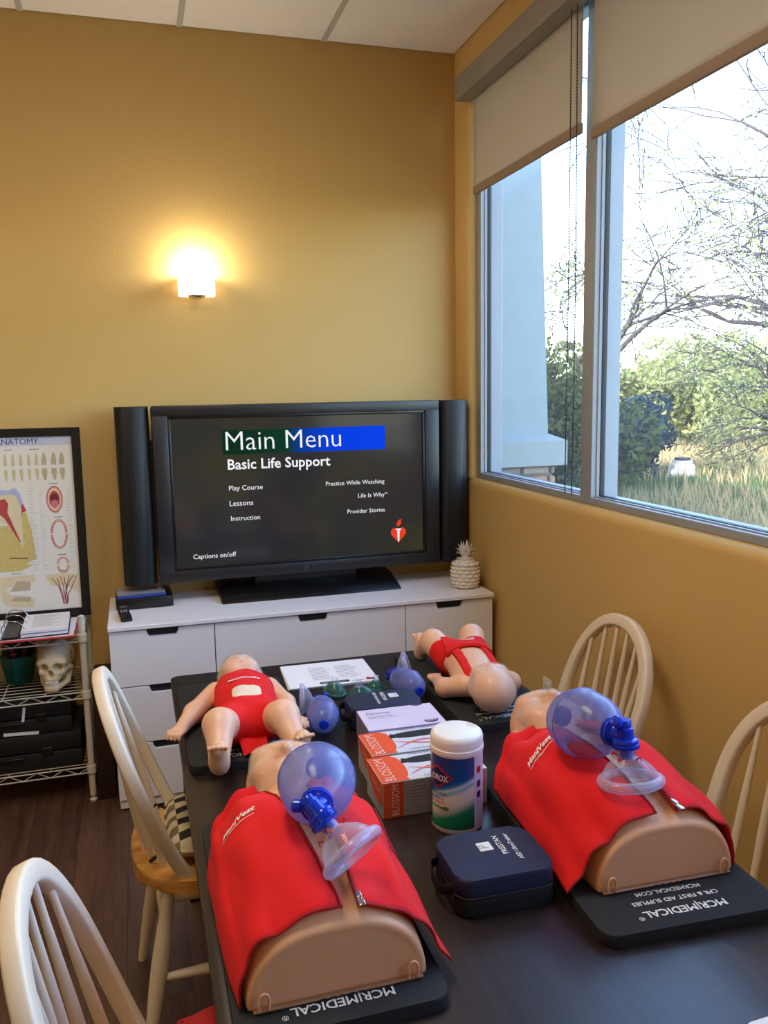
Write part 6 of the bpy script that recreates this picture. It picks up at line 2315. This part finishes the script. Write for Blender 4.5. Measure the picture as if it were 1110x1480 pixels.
for k in range(7):
    x = 0.185 + rnd.uniform(-0.008, 0.012)
    pts = [pp_(x, 0.055, 3)]
    tx_ = 0.14 + 0.016 * k
    for i in range(1, 7):
        s = i / 6
        pts.append(pp_(x + (tx_ - x) * s ** 1.6 + rnd.uniform(-0.003, 0.003), 0.055 + 0.115 * s + rnd.uniform(-0.004, 0.004), 3))
    obj('vessel_print', [g_tube(pts, 0.0014, 4)], P_DK if k % 2 else P_RED, pap, 60)
for k in range(34):
    z = 0.57 - 0.011 * k
    if z < 0.20:
        break
    obj('caption_line', [g_box(0.066, 0.066 + rnd.uniform(0.012, 0.03), -0.0012, -0.0004, z, z + 0.0012)], P_LINE, pap, 0)
    if z < 0.54:
        obj('caption_line', [g_box(0.108, 0.108 + rnd.uniform(0.008, 0.02), -0.0012, -0.0004, z + 0.004, z + 0.0052)], P_LINE, pap, 0)
        obj('caption_line', [g_box(0.216, 0.216 + rnd.uniform(0.008, 0.02), -0.0012, -0.0004, z + 0.002, z + 0.0032)], P_LINE, pap, 0)
for cx, cz in ((0.168, 0.566), (0.178, 0.424), (0.186, 0.264), (0.186, 0.196), (0.0, 0.196), (0.0, 0.712), (0.10, 0.712)):
    obj('caption_line', [g_box(cx - 0.018, cx + 0.018, -0.0012, -0.0004, cz, cz + 0.0022)], P_NAVY, pap, 0)

# ------------------------------------------------------------------ things on the wire shelf
fo = thing('red_folder', 'red folder lying under the open binder on the shelf', 'folder', (-1.915, -0.246, 0.7062), 0.0)
obj('cover', [g_box(-0.16, 0.152, -0.165, 0.135, 0, 0.004, 0.001, 1)], mat('folder_red', rgb(196, 50, 62), 0.5), fo)
obj('inner_sheet', [g_box(-0.15, 0.146, -0.150, 0.125, 0.0042, 0.006)], M_PAPER, fo)
bi = thing('ring_binder', 'open black ring binder with white pages on the top wire shelf', 'binder', (-1.945, -0.252, 0.7125), math.radians(2))
obj('cover', [g_box(-0.30, 0.155, -0.140, 0.130, 0, 0.003, 0.001, 1)], M_BLACK, bi)
obj('spine', [g_box(-0.085, -0.028, -0.140, 0.130, 0.003, 0.010, 0.002, 1)], M_BLACK, bi)
for k in range(5):
    obj('page_block' if k < 4 else 'top_page', [xf(g_box(-0.020, 0.150, -0.136, 0.124, 0.004 + 0.005 * k, 0.0085 + 0.005 * k), TR((0.002 * math.sin(k * 2), 0, 0), (0, 0.02 * (k - 2) * 0.2, 0)))],
        mat('page_divider_blue', rgb(120, 140, 200), 0.6) if k == 2 else M_PAPER, bi, 0)
for k in range(3):
    obj('left_pages', [g_box(-0.28, -0.09, -0.136, 0.124, 0.004 + 0.004 * k, 0.0075 + 0.004 * k)], M_PAPER, bi, 0)
for yy in (-0.10, 0.0, 0.09):
    pts = [(-0.092, yy, 0.012), (-0.090, yy, 0.040), (-0.075, yy, 0.060), (-0.055, yy, 0.064), (-0.030, yy, 0.058), (-0.012, yy, 0.042), (-0.008, yy, 0.028)]
    obj('ring', [g_tube(pts, 0.0022, 8)], M_CHROME, bi, 60)
for k in range(12):
    obj('small_print', [g_box(0.015, 0.015 + 0.11 * (0.6 + 0.4 * ((k * 5) % 7) / 7), 0.090 - 0.016 * k, 0.092 - 0.016 * k, 0.0286, 0.0289)], M_INKG, bi, 0)

# skull model
sk = thing('skull_model', 'ivory plastic human skull model on the middle wire shelf', 'skull', (-1.853, -0.285, 0.4714), math.radians(-10))


def skull_sdf(P):
    # faces -y, z up, jaw rests on the shelf
    d = sd_ell(P, (0, 0.020, 0.128), (0.068, 0.084, 0.064))
    d = smin(d, sd_ell(P, (0, -0.040, 0.085), (0.050, 0.040, 0.050)), 0.03)
    d = smin(d, sd_cone(P, (-0.046, -0.052, 0.118), (0.046, -0.052, 0.118), 0.012, 0.012), 0.016)
    for s in (-1, 1):
        d = smin(d, sd_cone(P, (0.040 * s, -0.056, 0.078), (0.062 * s, 0.0, 0.086), 0.010, 0.006), 0.010)
        d = smin(d, sd_cone(P, (0.054 * s, 0.004, 0.076), (0.042 * s, -0.012, 0.030), 0.013, 0.015), 0.012)
        d = smin(d, sd_cone(P, (0.042 * s, -0.012, 0.026), (0.014 * s, -0.070, 0.016), 0.013, 0.013), 0.012)
    d = smin(d, sd_ell(P, (0, -0.070, 0.018), (0.024, 0.014, 0.017)), 0.014)
    d = smin(d, sd_ell(P, (0, -0.064, 0.056), (0.030, 0.022, 0.018)), 0.012)
    for s in (-1, 1):
        d = smax(d, -sd_ell(P, (0.026 * s, -0.084, 0.101), (0.0185, 0.050, 0.0170), (0, 0.15 * s, 0)), 0.005)
        d = smax(d, -sd_ell(P, (0.054 * s, -0.030, 0.062), (0.016, 0.024, 0.018)), 0.008)
    d = smax(d, -sd_ell(P, (0, -0.088, 0.077), (0.0105, 0.036, 0.0160)), 0.004)
    d = smax(d, -sd_box(P, (0, -0.085, 0.0385), (0.026, 0.020, 0.0030), 0.002), 0.003)
    return np.maximum(d, 0.001 - P[..., 2])


M_BONE = mat('ivory_bone', rgb(214, 200, 168), 0.5, var=0.08, vscale=25, bump=0.1, bscale=120)
obj('cranium', [sdf_geo(skull_sdf, (-0.09, -0.11, -0.006), (0.09, 0.125, 0.205), 0.0034)], M_BONE, sk, 180, fix=False)
for row, z, hh in ((0, 0.0445, 0.0052), (1, 0.0335, 0.0050)):
    for k in range(10):
        a = math.radians(-62 + 124 * k / 9)
        x, y = 0.027 * math.sin(a), -0.060 - 0.025 * math.cos(a)
        obj('tooth', [xf(g_box(-0.0026, 0.0026, -0.0024, 0.0024, -hh, hh, 0.0012, 1), TR((x, y + (0.002 if row else 0), z), (0, 0, a)))], M_PAPER if k % 3 else M_CER, sk, 40)
obj('suture_line', [g_tube([(0.066, 0.0 + 0.004 * ((-1) ** i), 0.118 + 0.006 * i) for i in range(6)], 0.0011, 5)], M_INK, sk, 60)

pt = thing('flower_pot', 'teal hexagonal pot with small dark red flowers on the middle wire shelf', 'plant pot', (-2.005, -0.165, 0.4716), 0.3)
M_TEAL = mat('teal_ceramic', rgb(14, 96, 88), 0.4, var=0.05)
v, f = [], []
hexp = lambda r, z: [(r * math.cos(PI / 3 * i), r * math.sin(PI / 3 * i), z) for i in range(6)]
V = hexp(0.052, 0.0) + hexp(0.074, 0.118) + hexp(0.069, 0.118) + hexp(0.062, 0.095)
F = [tuple(range(5, -1, -1))] + [(6 * j + i, 6 * j + (i + 1) % 6, 6 * (j + 1) + (i + 1) % 6, 6 * (j + 1) + i) for j in range(3) for i in range(6)] + [tuple(18 + i for i in range(6))]
obj('pot', [(V, F)], M_TEAL, pt, 0)
rnd = random.Random(9)
M_FL = [mat('flower_maroon', rgb(120, 30, 44), 0.7), mat('flower_rose', rgb(168, 60, 80), 0.7), mat('flower_leaf_dark', rgb(26, 44, 30), 0.7), mat('flower_purple', rgb(70, 34, 66), 0.7)]
for k in range(34):
    r, a = 0.062 * math.sqrt(rnd.random()), rnd.uniform(0, 2 * PI)
    x, y, z = r * math.cos(a), r * math.sin(a), 0.118 + rnd.uniform(0.005, 0.045)
    st = obj('flower' if k % 3 else 'leaf', [g_ell((x, y, z), (0.012, 0.012, 0.008 if k % 3 else 0.016), 8, 6), g_tube([(x * 0.6, y * 0.6, 0.092), (x, y, z)], 0.0015, 4)], M_FL[k % 3 if k % 3 else 2] if k % 5 else M_FL[3], pt, 60)


def case(label, x0, x1, y0, y1, z0, z1, stickers):
    t = thing('equipment_case', label, 'case', ((x0 + x1) / 2, (y0 + y1) / 2, z0), 0, 'black equipment cases')
    w, l, h = (x1 - x0) / 2, (y1 - y0) / 2, z1 - z0
    obj('base_shell', [g_box(-w, w, -l, l, 0, h * 0.48, 0.008, 2)], M_BLACKM, t)
    obj('lid_shell', [g_box(-w, w, -l, l, h * 0.50, h, 0.008, 2)], M_BLACKM, t)
    for xx in (-w * 0.5, w * 0.5):
        obj('latch', [g_box(xx - 0.02, xx + 0.02, -l - 0.005, -l + 0.002, h * 0.38, h * 0.62, 0.002, 1)], M_BLACK, t)
    obj('handle', [g_tube([(-0.05, -l, h * 0.4), (-0.05, -l - 0.010, h * 0.4), (0.05, -l - 0.010, h * 0.4), (0.05, -l, h * 0.4)], 0.005, 8)], M_BLACK, t, 60)
    for (sx0, sx1, sz0, sz1, ang) in stickers:
        obj('sticker', [xf(g_box(-(sx1 - sx0) / 2, (sx1 - sx0) / 2, -0.0006, 0.0, -(sz1 - sz0) / 2, (sz1 - sz0) / 2), TR(((sx0 + sx1) / 2, -l - 0.0002, (sz0 + sz1) / 2), (0, ang, 0)))], M_PAPER, t, 0)
    return t


case('large black equipment case at the bottom of the wire shelf', -2.30, -1.768, -0.352, -0.05, 0.156, 0.302, [])
case('smaller black equipment case with white stickers stacked on top', -2.26, -1.800, -0.345, -0.08, 0.3025, 0.440, [(-0.028, 0.102, 0.004, 0.017, 0.05), (0.046, 0.056, 0.058, 0.118, 0.15)])
